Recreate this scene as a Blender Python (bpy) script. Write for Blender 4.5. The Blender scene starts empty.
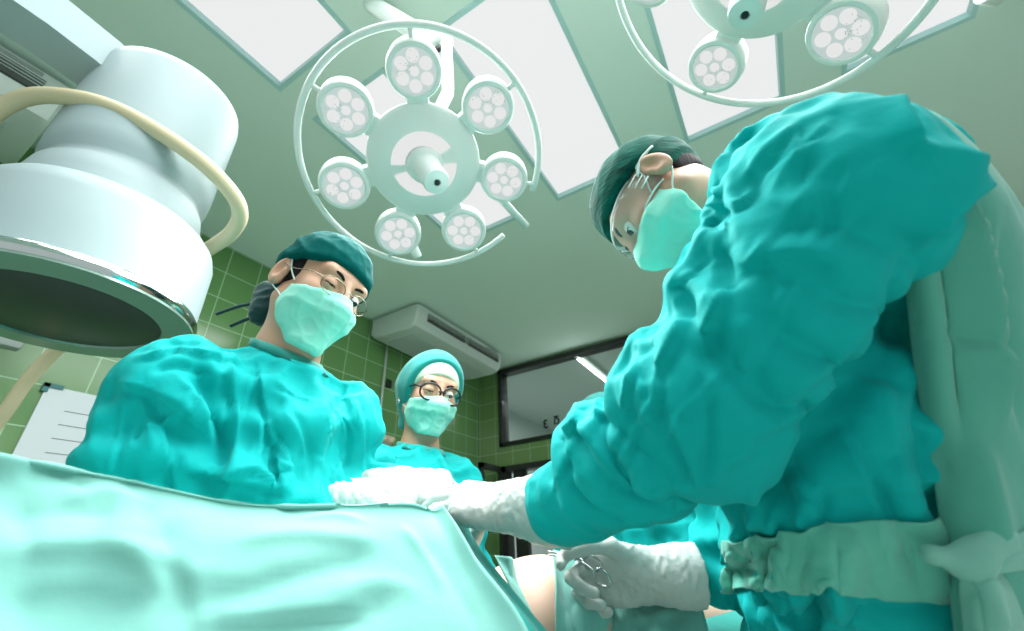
import bpy, bmesh, math, random
import numpy as np
from mathutils import Vector, Matrix, Euler
from mathutils.bvhtree import BVHTree

S = bpy.context.scene
COL = S.collection
random.seed(4)

# ------------------------------------------------------------------ camera
CAM_R = np.array([0.8560993, 0.51515678, -0.0413217])
CAM_D = np.array([-0.28140706, 0.3975962, -0.87334262])
CAM_F = np.array([-0.43347902, 0.75929622, 0.48535058])
EYE = np.array([0.0, 0.0, 1.05])
FOC = 434.7
cam_data = bpy.data.cameras.new('camera')
cam = bpy.data.objects.new('camera', cam_data)
COL.objects.link(cam)
cam_data.sensor_fit = 'HORIZONTAL'
cam_data.sensor_width = 36.0
cam_data.lens = FOC / 1024.0 * 36.0
cam_data.clip_start = 0.02
cam_data.dof.use_dof = True
cam_data.dof.focus_distance = 0.92
cam_data.dof.aperture_fstop = 3.6
M = Matrix.Identity(4)
for i in range(3):
    M[i][0] = CAM_R[i]; M[i][1] = -CAM_D[i]; M[i][2] = -CAM_F[i]; M[i][3] = EYE[i]
cam.matrix_world = M
S.camera = cam

# ------------------------------------------------------------------ world, exposure, large lights
S.view_settings.view_transform = 'Standard'
S.view_settings.look = 'None'
S.view_settings.gamma = 1.0
S.view_settings.use_curve_mapping = False
S.view_settings.exposure = 0.0
W = bpy.data.worlds.new('world'); S.world = W
W.use_nodes = True
W.node_tree.nodes['Background'].inputs[0].default_value = (0.86, 0.97, 0.95, 1)
W.node_tree.nodes['Background'].inputs[1].default_value = 0.55

CEIL = 3.05
PANEL_X = (-1.305, -0.51, 0.298, 1.04)
PANEL_Y = (-0.03, 1.375)
PANEL_W, PANEL_L = 0.50, 1.23
PANEL_POWER = 15.0


def area_light(name, loc, sx, sy, power, color, direction=(0, 0, -1), parent=None, shape='RECTANGLE'):
    d = bpy.data.lights.new(name, 'AREA')
    d.shape = shape; d.size = sx; d.size_y = sy
    d.energy = power; d.color = color
    o = bpy.data.objects.new(name, d); COL.objects.link(o)
    q = Vector(direction).to_track_quat('-Z', 'Y')
    o.rotation_euler = q.to_euler(); o.location = loc
    if parent:
        o.parent = parent
        o.matrix_parent_inverse = parent.matrix_world.inverted()
    return o


for x in PANEL_X:
    for y in PANEL_Y:
        area_light('panel_light', (x, y, CEIL - 0.012), PANEL_W - .04, PANEL_L - .04, PANEL_POWER, (0.93, 1.0, 0.98))


# ------------------------------------------------------------------ basic helpers
def P(px, py, d):
    """point seen at a pixel of the 1024x631 frame, d metres along the camera axis"""
    return EYE + d * ((px - 512.0) / FOC * CAM_R + (py - 315.5) / FOC * CAM_D + CAM_F)


def pix(p):
    q = np.asarray(p) - EYE
    z = q @ CAM_F
    return np.stack([512 + FOC * (q @ CAM_R) / z, 315.5 + FOC * (q @ CAM_D) / z], -1)


def A3(*v):
    return np.array(v, float)


def unit(v):
    v = np.asarray(v, float)
    return v / np.linalg.norm(v)


def srgb(r, g, b):
    return tuple(((c / 255.0) / 12.92 if c / 255.0 < .04045 else ((c / 255.0 + .055) / 1.055) ** 2.4) for c in (r, g, b))


def mat(name, color, rough=.6, metal=0.0, bump=0.0, bump_scale=60.0, vary=0.0, vary_scale=6.0, emit=None, emit_str=0.0,
        sheen=0.0, sss=0.0, alpha=None, trans=0.0, coat=0.0, stretch=(1, 1, 1), detail=4.0, spec=0.5):
    m = bpy.data.materials.new(name); m.use_nodes = True
    nt = m.node_tree; b = nt.nodes['Principled BSDF']
    col = (*color, 1)
    b.inputs['Base Color'].default_value = col
    b.inputs['Roughness'].default_value = rough
    b.inputs['Metallic'].default_value = metal
    b.inputs['Specular IOR Level'].default_value = spec
    if sheen:
        b.inputs['Sheen Weight'].default_value = sheen
    if coat:
        b.inputs['Coat Weight'].default_value = coat
    if sss:
        b.inputs['Subsurface Weight'].default_value = sss
        b.inputs['Subsurface Radius'].default_value = (.012, .005, .003)
    if trans:
        b.inputs['Transmission Weight'].default_value = trans
    if emit:
        b.inputs['Emission Color'].default_value = (*emit, 1)
        b.inputs['Emission Strength'].default_value = emit_str
    tc = nt.nodes.new('ShaderNodeTexCoord')
    mp = nt.nodes.new('ShaderNodeMapping'); mp.inputs['Scale'].default_value = stretch
    nt.links.new(tc.outputs['Object'], mp.inputs['Vector'])
    if vary:
        n = nt.nodes.new('ShaderNodeTexNoise'); n.inputs['Scale'].default_value = vary_scale
        n.inputs['Detail'].default_value = detail
        nt.links.new(mp.outputs[0], n.inputs['Vector'])
        mx = nt.nodes.new('ShaderNodeMix'); mx.data_type = 'RGBA'
        mx.inputs[6].default_value = tuple(c * (1 - vary) for c in color) + (1,)
        mx.inputs[7].default_value = tuple(min(1, c * (1 + vary)) for c in color) + (1,)
        nt.links.new(n.outputs['Fac'], mx.inputs[0])
        nt.links.new(mx.outputs[2], b.inputs['Base Color'])
    if bump:
        n2 = nt.nodes.new('ShaderNodeTexNoise'); n2.inputs['Scale'].default_value = bump_scale
        n2.inputs['Detail'].default_value = detail
        nt.links.new(mp.outputs[0], n2.inputs['Vector'])
        bp = nt.nodes.new('ShaderNodeBump'); bp.inputs['Strength'].default_value = bump
        bp.inputs['Distance'].default_value = .01
        nt.links.new(n2.outputs['Fac'], bp.inputs['Height'])
        nt.links.new(bp.outputs[0], b.inputs['Normal'])
    return m


def link(name, me, m=None, parent=None, smooth=True):
    o = bpy.data.objects.new(name, me); COL.objects.link(o)
    if m is not None:
        if isinstance(m, (list, tuple)):
            for mm in m: me.materials.append(mm)
        else:
            me.materials.append(m)
    if smooth and len(me.polygons):
        me.polygons.foreach_set('use_smooth', np.ones(len(me.polygons), bool))
    if parent is not None:
        o.parent = parent
        o.matrix_parent_inverse = parent.matrix_world.inverted()
    return o


def empty(name, loc, label=None, cat=None, group=None):
    o = bpy.data.objects.new(name, None); COL.objects.link(o)
    o.empty_display_size = .1
    o.matrix_world = Matrix.Translation(Vector(loc))
    if label: tag(o, label, cat, group)
    return o


def tag(o, label, cat, group=None):
    o['label'] = label; o['category'] = cat
    if group: o['group'] = group
    return o


def struct(o):
    o['kind'] = 'structure'
    return o


def mesh_np(name, V, F, m=None, parent=None, smooth=True):
    """V (n,3), F (k,4) or (k,3)"""
    me = bpy.data.meshes.new(name)
    V = np.asarray(V, np.float32); F = np.asarray(F, np.int32)
    n = F.shape[1]
    me.vertices.add(len(V)); me.vertices.foreach_set('co', V.ravel())
    me.loops.add(F.size); me.loops.foreach_set('vertex_index', F.ravel())
    me.polygons.add(len(F))
    me.polygons.foreach_set('loop_start', np.arange(0, F.size, n, dtype=np.int32))
    me.polygons.foreach_set('loop_total', np.full(len(F), n, np.int32))
    me.update(calc_edges=True); me.validate()
    return link(name, me, m, parent, smooth)


def bm_obj(name, bm, m=None, parent=None, smooth=False, auto=None):
    bmesh.ops.recalc_face_normals(bm, faces=bm.faces)
    me = bpy.data.meshes.new(name); bm.to_mesh(me); bm.free()
    o = link(name, me, m, parent, smooth)
    if auto is not None:
        me.polygons.foreach_set('use_smooth', np.ones(len(me.polygons), bool))
        me.set_sharp_from_angle(angle=math.radians(auto))
    return o


def bx(bm, lo, hi, bev=0.0, Mx=None):
    lo = Vector(lo); hi = Vector(hi)
    r = bmesh.ops.create_cube(bm, size=1.0)
    vs = r['verts']
    c = (lo + hi) / 2; s = hi - lo
    for v in vs:
        v.co = Vector((v.co.x * s.x + c.x, v.co.y * s.y + c.y, v.co.z * s.z + c.z))
    if bev > 0:
        es = list({e for v in vs for e in v.link_edges})
        r2 = bmesh.ops.bevel(bm, geom=es, offset=bev, segments=2, affect='EDGES', profile=.5)
        vs = list({v for f in r2['faces'] for v in f.verts} | {v for v in vs if v.is_valid})
    if Mx is not None:
        for v in vs: v.co = Mx @ v.co
    return vs


def lathe(bm, prof, seg=48, Mx=None, close=True, a0=0.0, a1=2 * math.pi):
    """prof: list of (r, z); revolve around z"""
    full = abs(a1 - a0 - 2 * math.pi) < 1e-6
    n = seg if full else seg + 1
    rings = []
    for (r, z) in prof:
        if r < 1e-6:
            v = bm.verts.new((0, 0, z)); rings.append([v] * n)
        else:
            rings.append([bm.verts.new((r * math.cos(a0 + (a1 - a0) * k / seg), r * math.sin(a0 + (a1 - a0) * k / seg), z)) for k in range(n)])
    allv = set()
    for a, b in zip(rings[:-1], rings[1:]):
        for k in range(n if full else n - 1):
            q = [a[k], a[(k + 1) % n], b[(k + 1) % n], b[k]]
            u = []
            for v in q:
                if v not in u: u.append(v)
            if len(u) >= 3:
                try: bm.faces.new(u)
                except ValueError: pass
    for r in rings: allv.update(r)
    if Mx is not None:
        for v in allv: v.co = Mx @ v.co
    return allv


def catmull(pts, n=8, closed=False):
    p = [np.asarray(q, float) for q in pts]
    if closed: p = [p[-1]] + p + [p[0], p[1]]
    else: p = [2 * p[0] - p[1]] + p + [2 * p[-1] - p[-2]]
    out = []
    for i in range(1, len(p) - 2):
        for k in range(n):
            t = k / n
            out.append(.5 * ((2 * p[i]) + (-p[i - 1] + p[i + 1]) * t + (2 * p[i - 1] - 5 * p[i] + 4 * p[i + 1] - p[i + 2]) * t * t
                             + (-p[i - 1] + 3 * p[i] - 3 * p[i + 1] + p[i + 2]) * t ** 3))
    if not closed: out.append(p[-2])
    return np.array(out)


def tube(bm, pts, rad, seg=12, closed=False, cap=True):
    """sweep a circle along points; rad number or list"""
    pts = [Vector(p) for p in pts]; n = len(pts)
    rads = [rad] * n if np.isscalar(rad) else list(rad)
    up = None; rings = []
    for i in range(n):
        if closed: t = (pts[(i + 1) % n] - pts[i - 1]).normalized()
        else: t = (pts[min(i + 1, n - 1)] - pts[max(i - 1, 0)]).normalized()
        if up is None:
            up = Vector((0, 0, 1)) if abs(t.z) < .9 else Vector((1, 0, 0))
        up = (up - t * up.dot(t)).normalized()
        s = t.cross(up)
        rings.append([bm.verts.new(pts[i] + rads[i] * (math.cos(2 * math.pi * k / seg) * up + math.sin(2 * math.pi * k / seg) * s)) for k in range(seg)])
    for i in range(n if closed else n - 1):
        a, b = rings[i], rings[(i + 1) % n]
        for k in range(seg):
            bm.faces.new((a[k], a[(k + 1) % seg], b[(k + 1) % seg], b[k]))
    if cap and not closed:
        bm.faces.new(rings[0]); bm.faces.new(rings[-1])


def tube_obj(name, pts, rad, m, parent=None, seg=10, closed=False):
    bm = bmesh.new(); tube(bm, pts, rad, seg, closed)
    return bm_obj(name, bm, m, parent, smooth=True)


def frame_mx(o, x, y, z):
    m = Matrix.Identity(4)
    for i in range(3):
        m[i][0] = x[i]; m[i][1] = y[i]; m[i][2] = z[i]; m[i][3] = o[i]
    return m


def z_frame(o, z, hint=(0, 1, 0)):
    z = unit(z); x = unit(np.cross(hint, z)); y = np.cross(z, x)
    return frame_mx(o, x, y, z)


def text_mesh(name, body, size, m, mx, parent=None, depth=.002, mirror=False):
    cu = bpy.data.curves.new(name, 'FONT'); cu.body = body; cu.size = size; cu.extrude = depth; cu.offset = .004
    cu.align_x = 'CENTER'; cu.align_y = 'CENTER'
    t = bpy.data.objects.new(name, cu); COL.objects.link(t)
    bpy.context.view_layer.update()
    me = bpy.data.meshes.new_from_object(t.evaluated_get(bpy.context.evaluated_depsgraph_get()))
    bpy.data.objects.remove(t)
    if mirror: me.transform(Matrix.Scale(-1, 4, (1, 0, 0)))
    me.transform(mx)
    if mirror: me.flip_normals()
    return link(name, me, m, parent, smooth=False)


# ------------------------------------------------------------------ noise + signed-distance modelling
_rng = np.random.RandomState(7)
_PERM = _rng.permutation(256); _PERM = np.concatenate([_PERM, _PERM, _PERM])
_G = _rng.normal(size=(256, 3)); _G /= np.linalg.norm(_G, axis=1)[:, None]


def perlin(p):
    p = np.asarray(p, float); i = np.floor(p).astype(int); fr = p - i
    u = fr * fr * fr * (fr * (fr * 6 - 15) + 10)
    i &= 255
    r = 0
    for dx in (0, 1):
        wx = u[:, 0] if dx else 1 - u[:, 0]
        for dy in (0, 1):
            wy = u[:, 1] if dy else 1 - u[:, 1]
            for dz in (0, 1):
                wz = u[:, 2] if dz else 1 - u[:, 2]
                h = _PERM[_PERM[_PERM[(i[:, 0] + dx) & 255] + ((i[:, 1] + dy) & 255)] + ((i[:, 2] + dz) & 255)]
                g = _G[h]
                r = r + wx * wy * wz * (g[:, 0] * (fr[:, 0] - dx) + g[:, 1] * (fr[:, 1] - dy) + g[:, 2] * (fr[:, 2] - dz))
    return r


def ridged(p):
    return 1 - np.clip(np.abs(perlin(p)) * 2.6, 0, 1)


def d_cap(p, a, b, ra, rb):
    a = np.asarray(a, np.float32); ba = np.asarray(b, np.float32) - a
    t = np.clip(((p - a) @ ba) / max(float(ba @ ba), 1e-9), 0, 1)
    return np.linalg.norm(p - a - t[:, None] * ba, axis=1) - (ra + (rb - ra) * t)


def d_ell(p, c, r, R=None):
    q = p - np.asarray(c, np.float32)
    if R is not None: q = q @ np.asarray(R, np.float32).T     # rows of R are the axes
    r = np.asarray(r, np.float32)
    k0 = np.linalg.norm(q / r, axis=1); k1 = np.linalg.norm(q / (r * r), axis=1)
    return k0 * (k0 - 1) / np.maximum(k1, 1e-6)


def smin(a, b, k):
    if k <= 0: return np.minimum(a, b)
    h = np.clip(.5 + .5 * (b - a) / k, 0, 1)
    return b + (a - b) * h - k * h * (1 - h)


def smax(a, b, k):
    return -smin(-a, -b, k)


class Blob:
    """list of primitives joined into one surface"""

    def __init__(s): s.ops = []; s.lo = np.full(3, 1e9); s.hi = np.full(3, -1e9)

    def _bb(s, c, r):
        s.lo = np.minimum(s.lo, np.asarray(c) - r); s.hi = np.maximum(s.hi, np.asarray(c) + r)

    def cap(s, a, b, ra, rb=None, k=.02):
        rb = ra if rb is None else rb
        s._bb(a, ra); s._bb(b, rb)
        s.ops.append(('add', lambda p: d_cap(p, a, b, ra, rb), k)); return s

    def chain(s, pts, rad, k=.02):
        for i in range(len(pts) - 1): s.cap(pts[i], pts[i + 1], rad[i], rad[i + 1], k)
        return s

    def ell(s, c, r, R=None, k=.02):
        s._bb(c, max(r))
        s.ops.append(('add', lambda p: d_ell(p, c, r, R), k)); return s

    def fn(s, op, f, k=.0):
        s.ops.append((op, f, k)); return s

    def __call__(s, p):
        p = np.asarray(p, np.float32); d = None
        for op, f, k in s.ops:
            q = f(p)
            if d is None: d = q
            elif op == 'add': d = smin(d, q, k)
            elif op == 'sub': d = smax(d, -q, k)
            else: d = smax(d, q, k)
        return d


def chunked(f, p, n=250000):
    return np.concatenate([f(p[i:i + n]) for i in range(0, len(p), n)]).astype(np.float32)


def surface(f, lo, hi, h, C=4):
    """surface nets of f on a grid of pitch h, evaluated finely only near the surface"""
    lo = np.asarray(lo, float) - 3 * h; hi = np.asarray(hi, float) + 3 * h
    nc = np.ceil((hi - lo) / (h * C)).astype(int) + 1
    ax = [lo[i] + (np.arange(nc[i]) + .5) * h * C - .5 * h for i in range(3)]
    g = np.stack(np.meshgrid(*ax, indexing='ij'), -1).reshape(-1, 3).astype(np.float32)
    dc = chunked(f, g).reshape(nc)
    near = np.abs(dc) < h * C * 1.9
    d = np.repeat(np.repeat(np.repeat(dc, C, 0), C, 1), C, 2)
    mk = np.repeat(np.repeat(np.repeat(near, C, 0), C, 1), C, 2)
    idx = np.argwhere(mk)
    d[mk] = chunked(f, (lo + idx * h).astype(np.float32))
    d[0] = np.maximum(d[0], h); d[-1] = np.maximum(d[-1], h); d[:, 0] = np.maximum(d[:, 0], h); d[:, -1] = np.maximum(d[:, -1], h)
    d[:, :, 0] = np.maximum(d[:, :, 0], h); d[:, :, -1] = np.maximum(d[:, :, -1], h)
    s = d < 0
    n = np.array(d.shape) - 1
    cnt = np.zeros(n, np.int8)
    sl = lambda A, o: A[o[0]:o[0] + n[0], o[1]:o[1] + n[1], o[2]:o[2] + n[2]]
    cor = [(i, j, k) for i in (0, 1) for j in (0, 1) for k in (0, 1)]
    for o in cor: cnt += sl(s, o)
    ci = np.argwhere((cnt > 0) & (cnt < 8))
    vid = -np.ones(n, np.int32); vid[tuple(ci.T)] = np.arange(len(ci))
    acc = np.zeros((len(ci), 3)); w = np.zeros(len(ci))
    for o in cor:
        for a in range(3):
            if o[a]: continue
            o2 = list(o); o2[a] = 1
            d0 = d[tuple((ci + o).T)]; d1 = d[tuple((ci + o2).T)]
            m = (d0 < 0) != (d1 < 0)
            t = np.where(m, d0 / np.where(m, d0 - d1, 1), 0)
            q = np.tile(np.array(o, float), (len(ci), 1)); q[:, a] += t
            acc[m] += q[m]; w[m] += 1
    V = lo + (ci + acc / w[:, None]) * h
    quads = []
    for a in range(3):
        b, c = (a + 1) % 3, (a + 2) % 3
        s0 = s[:-1] if a == 0 else (s[:, :-1] if a == 1 else s[:, :, :-1])
        s1 = s[1:] if a == 0 else (s[:, 1:] if a == 1 else s[:, :, 1:])
        e = np.argwhere(s0 != s1)
        e = e[(e[:, b] > 0) & (e[:, c] > 0) & (e[:, b] < n[b]) & (e[:, c] < n[c]) & (e[:, a] < n[a])]
        def vv(db, dc_):
            q = e.copy(); q[:, b] -= db; q[:, c] -= dc_
            return vid[tuple(q.T)]
        Q = np.stack([vv(1, 1), vv(0, 1), vv(0, 0), vv(1, 0)], 1)
        flip = ~s[tuple(e.T)]
        Q[flip] = Q[flip][:, ::-1]
        quads.append(Q)
    F = np.concatenate(quads)
    F = F[(F >= 0).all(1)]
    return V, F


def normals(V, F):
    n = np.cross(V[F[:, 2]] - V[F[:, 0]], V[F[:, 3]] - V[F[:, 1]])
    N = np.zeros_like(V)
    for k in range(4): np.add.at(N, F[:, k], n)
    return N / np.maximum(np.linalg.norm(N, axis=1)[:, None], 1e-12)


def relax(V, F, it=2, lam=.5):
    for _ in range(it):
        acc = np.zeros_like(V); w = np.zeros(len(V))
        for k in range(4):
            a, b = F[:, k], F[:, (k + 1) % 4]
            np.add.at(acc, a, V[b]); np.add.at(w, a, 1)
            np.add.at(acc, b, V[a]); np.add.at(w, b, 1)
        V = V + lam * (acc / np.maximum(w, 1)[:, None] - V)
    return V


def subdivide(V, F, levels=1):
    """Catmull-Clark refinement of a quad surface"""
    me = bpy.data.meshes.new('tmp')
    me.vertices.add(len(V)); me.vertices.foreach_set('co', np.asarray(V, np.float32).ravel())
    me.loops.add(F.size); me.loops.foreach_set('vertex_index', F.astype(np.int32).ravel())
    me.polygons.add(len(F))
    me.polygons.foreach_set('loop_start', np.arange(0, F.size, 4, dtype=np.int32)); me.polygons.foreach_set('loop_total', np.full(len(F), 4, np.int32))
    me.update(calc_edges=True)
    o = bpy.data.objects.new('tmp', me); COL.objects.link(o)
    md = o.modifiers.new('s', 'SUBSURF'); md.levels = levels
    bpy.context.view_layer.update()
    m2 = bpy.data.meshes.new_from_object(o.evaluated_get(bpy.context.evaluated_depsgraph_get()))
    n = len(m2.vertices); v = np.empty(n * 3, np.float32); m2.vertices.foreach_get('co', v)
    f = np.empty(len(m2.loops), np.int32); m2.loops.foreach_get('vertex_index', f)
    bpy.data.objects.remove(o); bpy.data.meshes.remove(me); bpy.data.meshes.remove(m2)
    return v.reshape(-1, 3).astype(float), f.reshape(-1, 4)


def buckle(V, F, excess, c_in, c_out, c_tan, iters=120, bend=.12, grav=.00006, seed_amp=.004, seed_freq=13.0, fields=(), seed=0.0, pin=None):
    """let a cloth surface with spare length fold by itself: springs a little longer than the surface
    they lie on, a bending term, gravity, and limits on how far it may leave the surface"""
    N0 = normals(V, F); V0 = V.copy()
    e = np.concatenate([F[:, [k, (k + 1) % 4]] for k in range(4)]); e.sort(1); e = np.unique(e, axis=0)
    dg = np.concatenate([F[:, [0, 2]], F[:, [1, 3]]])
    ne = len(e); E_ = np.concatenate([e, dg])
    i, j = E_[:, 0], E_[:, 1]
    dv = V[j] - V[i]; L = np.linalg.norm(dv, axis=1)
    ex = np.full(len(E_), excess)
    mid = (V[i] + V[j]) / 2
    for a, b_, reach, along, around in fields:      # axis, reach, extra length along it and around it
        a = np.asarray(a, float); ba = np.asarray(b_, float) - a; ln = np.linalg.norm(ba); t_ = ba / ln
        q = mid - a; al = np.clip(q @ t_, 0, ln); d = np.linalg.norm(q - al[:, None] * t_, axis=1)
        w = np.clip(2 - d / reach, 0, 1)
        c2 = ((dv @ t_) / np.maximum(L, 1e-9)) ** 2
        ex = ex + w * (along * c2 + around * (1 - c2))
    L = L * (1 + ex)
    wgt = np.where(np.arange(len(E_)) < ne, 1.0, .35)
    n = len(V)
    val = np.bincount(i, wgt, n) + np.bincount(j, wgt, n)
    ei, ej = e[:, 0], e[:, 1]
    ve = np.bincount(ei, None, n) + np.bincount(ej, None, n)
    V = V + N0 * (seed_amp * perlin(V0 * seed_freq + seed) + .5 * seed_amp * perlin(V0 * seed_freq * 2.3 + seed + 9))[:, None]
    vel = np.zeros_like(V)
    for it in range(iters):
        Vp = V.copy()
        V = V + vel * .55; V[:, 2] -= grav
        for _ in range(2):
            dv = V[j] - V[i]; ln = np.linalg.norm(dv, axis=1)
            s_ = (ln - L) / np.maximum(ln, 1e-9) * .5 * wgt * np.where(ln > L, 1.0, .75)
            c = dv * s_[:, None]
            for k in range(3):
                V[:, k] += 1.6 * (np.bincount(i, c[:, k], n) - np.bincount(j, c[:, k], n)) / np.maximum(val, 1e-6)
            lap = np.stack([(np.bincount(ei, V[ej, k], n) + np.bincount(ej, V[ei, k], n)) / np.maximum(ve, 1) for k in range(3)], 1) - V
            l2 = np.stack([(np.bincount(ei, lap[ej, k], n) + np.bincount(ej, lap[ei, k], n)) / np.maximum(ve, 1) for k in range(3)], 1)
            V += bend * (lap - l2 * .9)
            u = V - V0; un = (u * N0).sum(1); ut = u - un[:, None] * N0
            tl = np.linalg.norm(ut, axis=1); ut *= np.minimum(1, c_tan / np.maximum(tl, 1e-9))[:, None]
            un = np.clip(un, -c_in, c_out)
            V = V0 + ut * .97 + un[:, None] * N0
            if pin is not None: V[pin] = V0[pin]
        vel = V - Vp
    return V


def seg_dist(V, pl):
    best = np.full(len(V), 1e9); tt = np.zeros(len(V)); L = 0.0; cp = np.zeros_like(V)
    ls = np.linalg.norm(np.diff(pl, axis=0), axis=1); tot = ls.sum()
    for i in range(len(pl) - 1):
        a = pl[i]; ba = pl[i + 1] - a
        t = np.clip(((V - a) @ ba) / max(ba @ ba, 1e-9), 0, 1)
        d = np.linalg.norm(V - a - t[:, None] * ba, axis=1)
        m = d < best; best[m] = d[m]; cp[m] = (a + t[:, None] * ba)[m]; tt[m] = (L + t[m] * ls[i]) / tot
        L += ls[i]
    return best, tt, cp


def sculpt(V, F, strokes):
    """press or raise cloth folds: each stroke is a line of points seen from the photograph's side,
    laid on the surface, then (height m, half-width m)"""
    if not strokes: return V
    bvh = BVHTree.FromPolygons([Vector(v) for v in V], F.tolist())
    N = normals(V, F)
    off = np.zeros(len(V))
    for stk in strokes:
        pl, amp, wd = stk[:3]; side = stk[3] if len(stk) > 3 else None
        pp = catmull([A3(x, y, 0) for x, y in pl], 5)[:, :2] if len(pl) > 2 else np.linspace(pl[0], pl[1], 7)
        hit = []
        for x, y in pp:
            dr = P(x, y, 1.0) - EYE
            h = bvh.ray_cast(Vector(EYE), Vector(dr).normalized())
            if h[0] is not None: hit.append(np.array(h[0]))
        if len(hit) < 2: continue
        hit = np.array(hit)
        keep = [0]
        for i in range(1, len(hit)):
            if np.linalg.norm(hit[i] - hit[keep[-1]]) < .12: keep.append(i)
            else: break
        if len(keep) < 2: continue
        hit = hit[keep]
        m = ((V > hit.min(0) - 4 * wd) & (V < hit.max(0) + 4 * wd)).all(1)
        ix = np.where(m)[0]
        if not len(ix): continue
        d, t, cp = seg_dist(V[ix], hit)
        taper = np.clip(np.minimum(t, 1 - t) * 5 + .15, 0, 1)
        x = d / wd
        if side is None:
            prof = np.exp(-x * x * 1.2) * .55 + np.clip(1 - x, 0, 1) ** 2 * .45
        else:                                   # a lapped fold: gentle on one side, steep with a hollow on the other
            sv = unit(side[0] * CAM_R + side[1] * CAM_D)
            sg = ((V[ix] - cp) @ sv) / np.maximum(d, 1e-9)
            gentle = np.exp(-x / 1.1)
            steep = np.exp(-(x / .42) ** 2) * 1.35 - .35 * np.exp(-((x - .75) / .55) ** 2) - .15 * np.exp(-x)
            w_ = np.clip(.5 + sg * 1.2, 0, 1)
            prof = gentle * (1 - w_) + np.clip(steep, -.5, 1) * w_
        off[ix] += amp * prof * taper
    return V + N * off[:, None]


# ------------------------------------------------------------------ materials
def tile_mat(name, swap, c1, c2, grout, off=(0, 0)):
    m = bpy.data.materials.new(name); m.use_nodes = True
    nt = m.node_tree; b = nt.nodes['Principled BSDF']
    tc = nt.nodes.new('ShaderNodeTexCoord'); sp = nt.nodes.new('ShaderNodeSeparateXYZ'); cb = nt.nodes.new('ShaderNodeCombineXYZ')
    nt.links.new(tc.outputs['Object'], sp.inputs[0])
    for i, (ax, o) in enumerate(zip(swap, off)):
        ad = nt.nodes.new('ShaderNodeMath'); ad.operation = 'ADD'; ad.inputs[1].default_value = o
        nt.links.new(sp.outputs[ax], ad.inputs[0]); nt.links.new(ad.outputs[0], cb.inputs[i])
    br = nt.nodes.new('ShaderNodeTexBrick'); br.offset = 0.0; br.squash = 1.0
    br.inputs['Color1'].default_value = (*c1, 1); br.inputs['Color2'].default_value = (*c2, 1); br.inputs['Mortar'].default_value = (*grout, 1)
    br.inputs['Scale'].default_value = 1.0; br.inputs['Mortar Size'].default_value = .0032
    br.inputs['Brick Width'].default_value = .215; br.inputs['Row Height'].default_value = .197
    nt.links.new(cb.outputs[0], br.inputs['Vector'])
    nt.links.new(br.outputs['Color'], b.inputs['Base Color'])
    b.inputs['Roughness'].default_value = .16
    bp = nt.nodes.new('ShaderNodeBump'); bp.inputs['Strength'].default_value = .25; bp.inputs['Distance'].default_value = .004; bp.invert = True
    nt.links.new(br.outputs['Fac'], bp.inputs['Height'])
    n = nt.nodes.new('ShaderNodeTexNoise'); n.inputs['Scale'].default_value = 3.0
    nt.links.new(cb.outputs[0], n.inputs['Vector'])
    bp2 = nt.nodes.new('ShaderNodeBump'); bp2.inputs['Strength'].default_value = .12; bp2.inputs['Distance'].default_value = .02
    nt.links.new(n.outputs['Fac'], bp2.inputs['Height']); nt.links.new(bp.outputs[0], bp2.inputs['Normal'])
    nt.links.new(bp2.outputs[0], b.inputs['Normal'])
    return m


M_TILE_L = tile_mat('green_tile_side', ('Y', 'Z'), srgb(104, 146, 88), srgb(96, 138, 82), srgb(160, 196, 158), (.145, -.088))
M_TILE_B = tile_mat('green_tile_back', ('X', 'Z'), srgb(112, 142, 88), srgb(104, 134, 82), srgb(150, 178, 140), (.1, -.088))
M_CEIL = mat('ceiling_paint', srgb(216, 234, 224), .8, bump=.03, bump_scale=120, vary=.02, vary_scale=2)
M_FLOOR = mat('floor_vinyl', srgb(190, 205, 196), .35, vary=.06, vary_scale=3)
M_PANEL = mat('panel_diffuser', (.06, .06, .06), .6, emit=(.985, 1, 1), emit_str=.82, spec=.1)
M_TROF = mat('panel_frame', srgb(176, 212, 210), .4)
M_WHITE = mat('white_enamel', srgb(170, 186, 190), .5)
M_LAMP = mat('lamp_enamel', srgb(232, 236, 232), .4)
M_LAMPW = mat('lamp_white', srgb(226, 236, 232), .35)
M_LENS = mat('lamp_lens', srgb(96, 106, 106), .3, emit=(.9, 1, .98), emit_str=.52, vary=.3, vary_scale=90)
M_LED = mat('lamp_led', (.06, .06, .06), .5, emit=(1, 1, .99), emit_str=.76, spec=.1)
M_BLACK = mat('black_plastic', srgb(22, 24, 24), .4)
M_DARKF = mat('dark_frame', srgb(36, 38, 36), .35)
M_CHROME = mat('chrome', srgb(225, 230, 230), .12, metal=1.0)
M_STEEL = mat('instrument_steel', srgb(190, 195, 195), .22, metal=1.0)
M_CABLE = mat('cable_jacket', srgb(222, 206, 170), .5)
M_DET = mat('detector_window', srgb(48, 56, 56), .35)
M_AC = mat('aircon_plastic', srgb(196, 206, 200), .45)
M_ACD = mat('aircon_slot', srgb(64, 72, 68), .6)
M_PAPER = mat('paper', srgb(222, 226, 232), .7)
M_INK = mat('ink', srgb(70, 76, 84), .7)
M_GLASS = mat('glass', (.95, 1, .98), .03, trans=1.0)
M_GLASS.node_tree.nodes['Principled BSDF'].inputs['IOR'].default_value = 1.08
M_GREY = mat('grey_paint', srgb(150, 158, 154), .5)
M_NEXT = mat('next_room_paint', srgb(205, 214, 212), .8)
M_TUBE = mat('tube_glow', (.9, .9, .9), .4, emit=(.95, 1, 1), emit_str=1.6)

# ------------------------------------------------------------------ room
XL, XR, YB, YF = -2.91, 3.2, 4.19, -2.6


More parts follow.
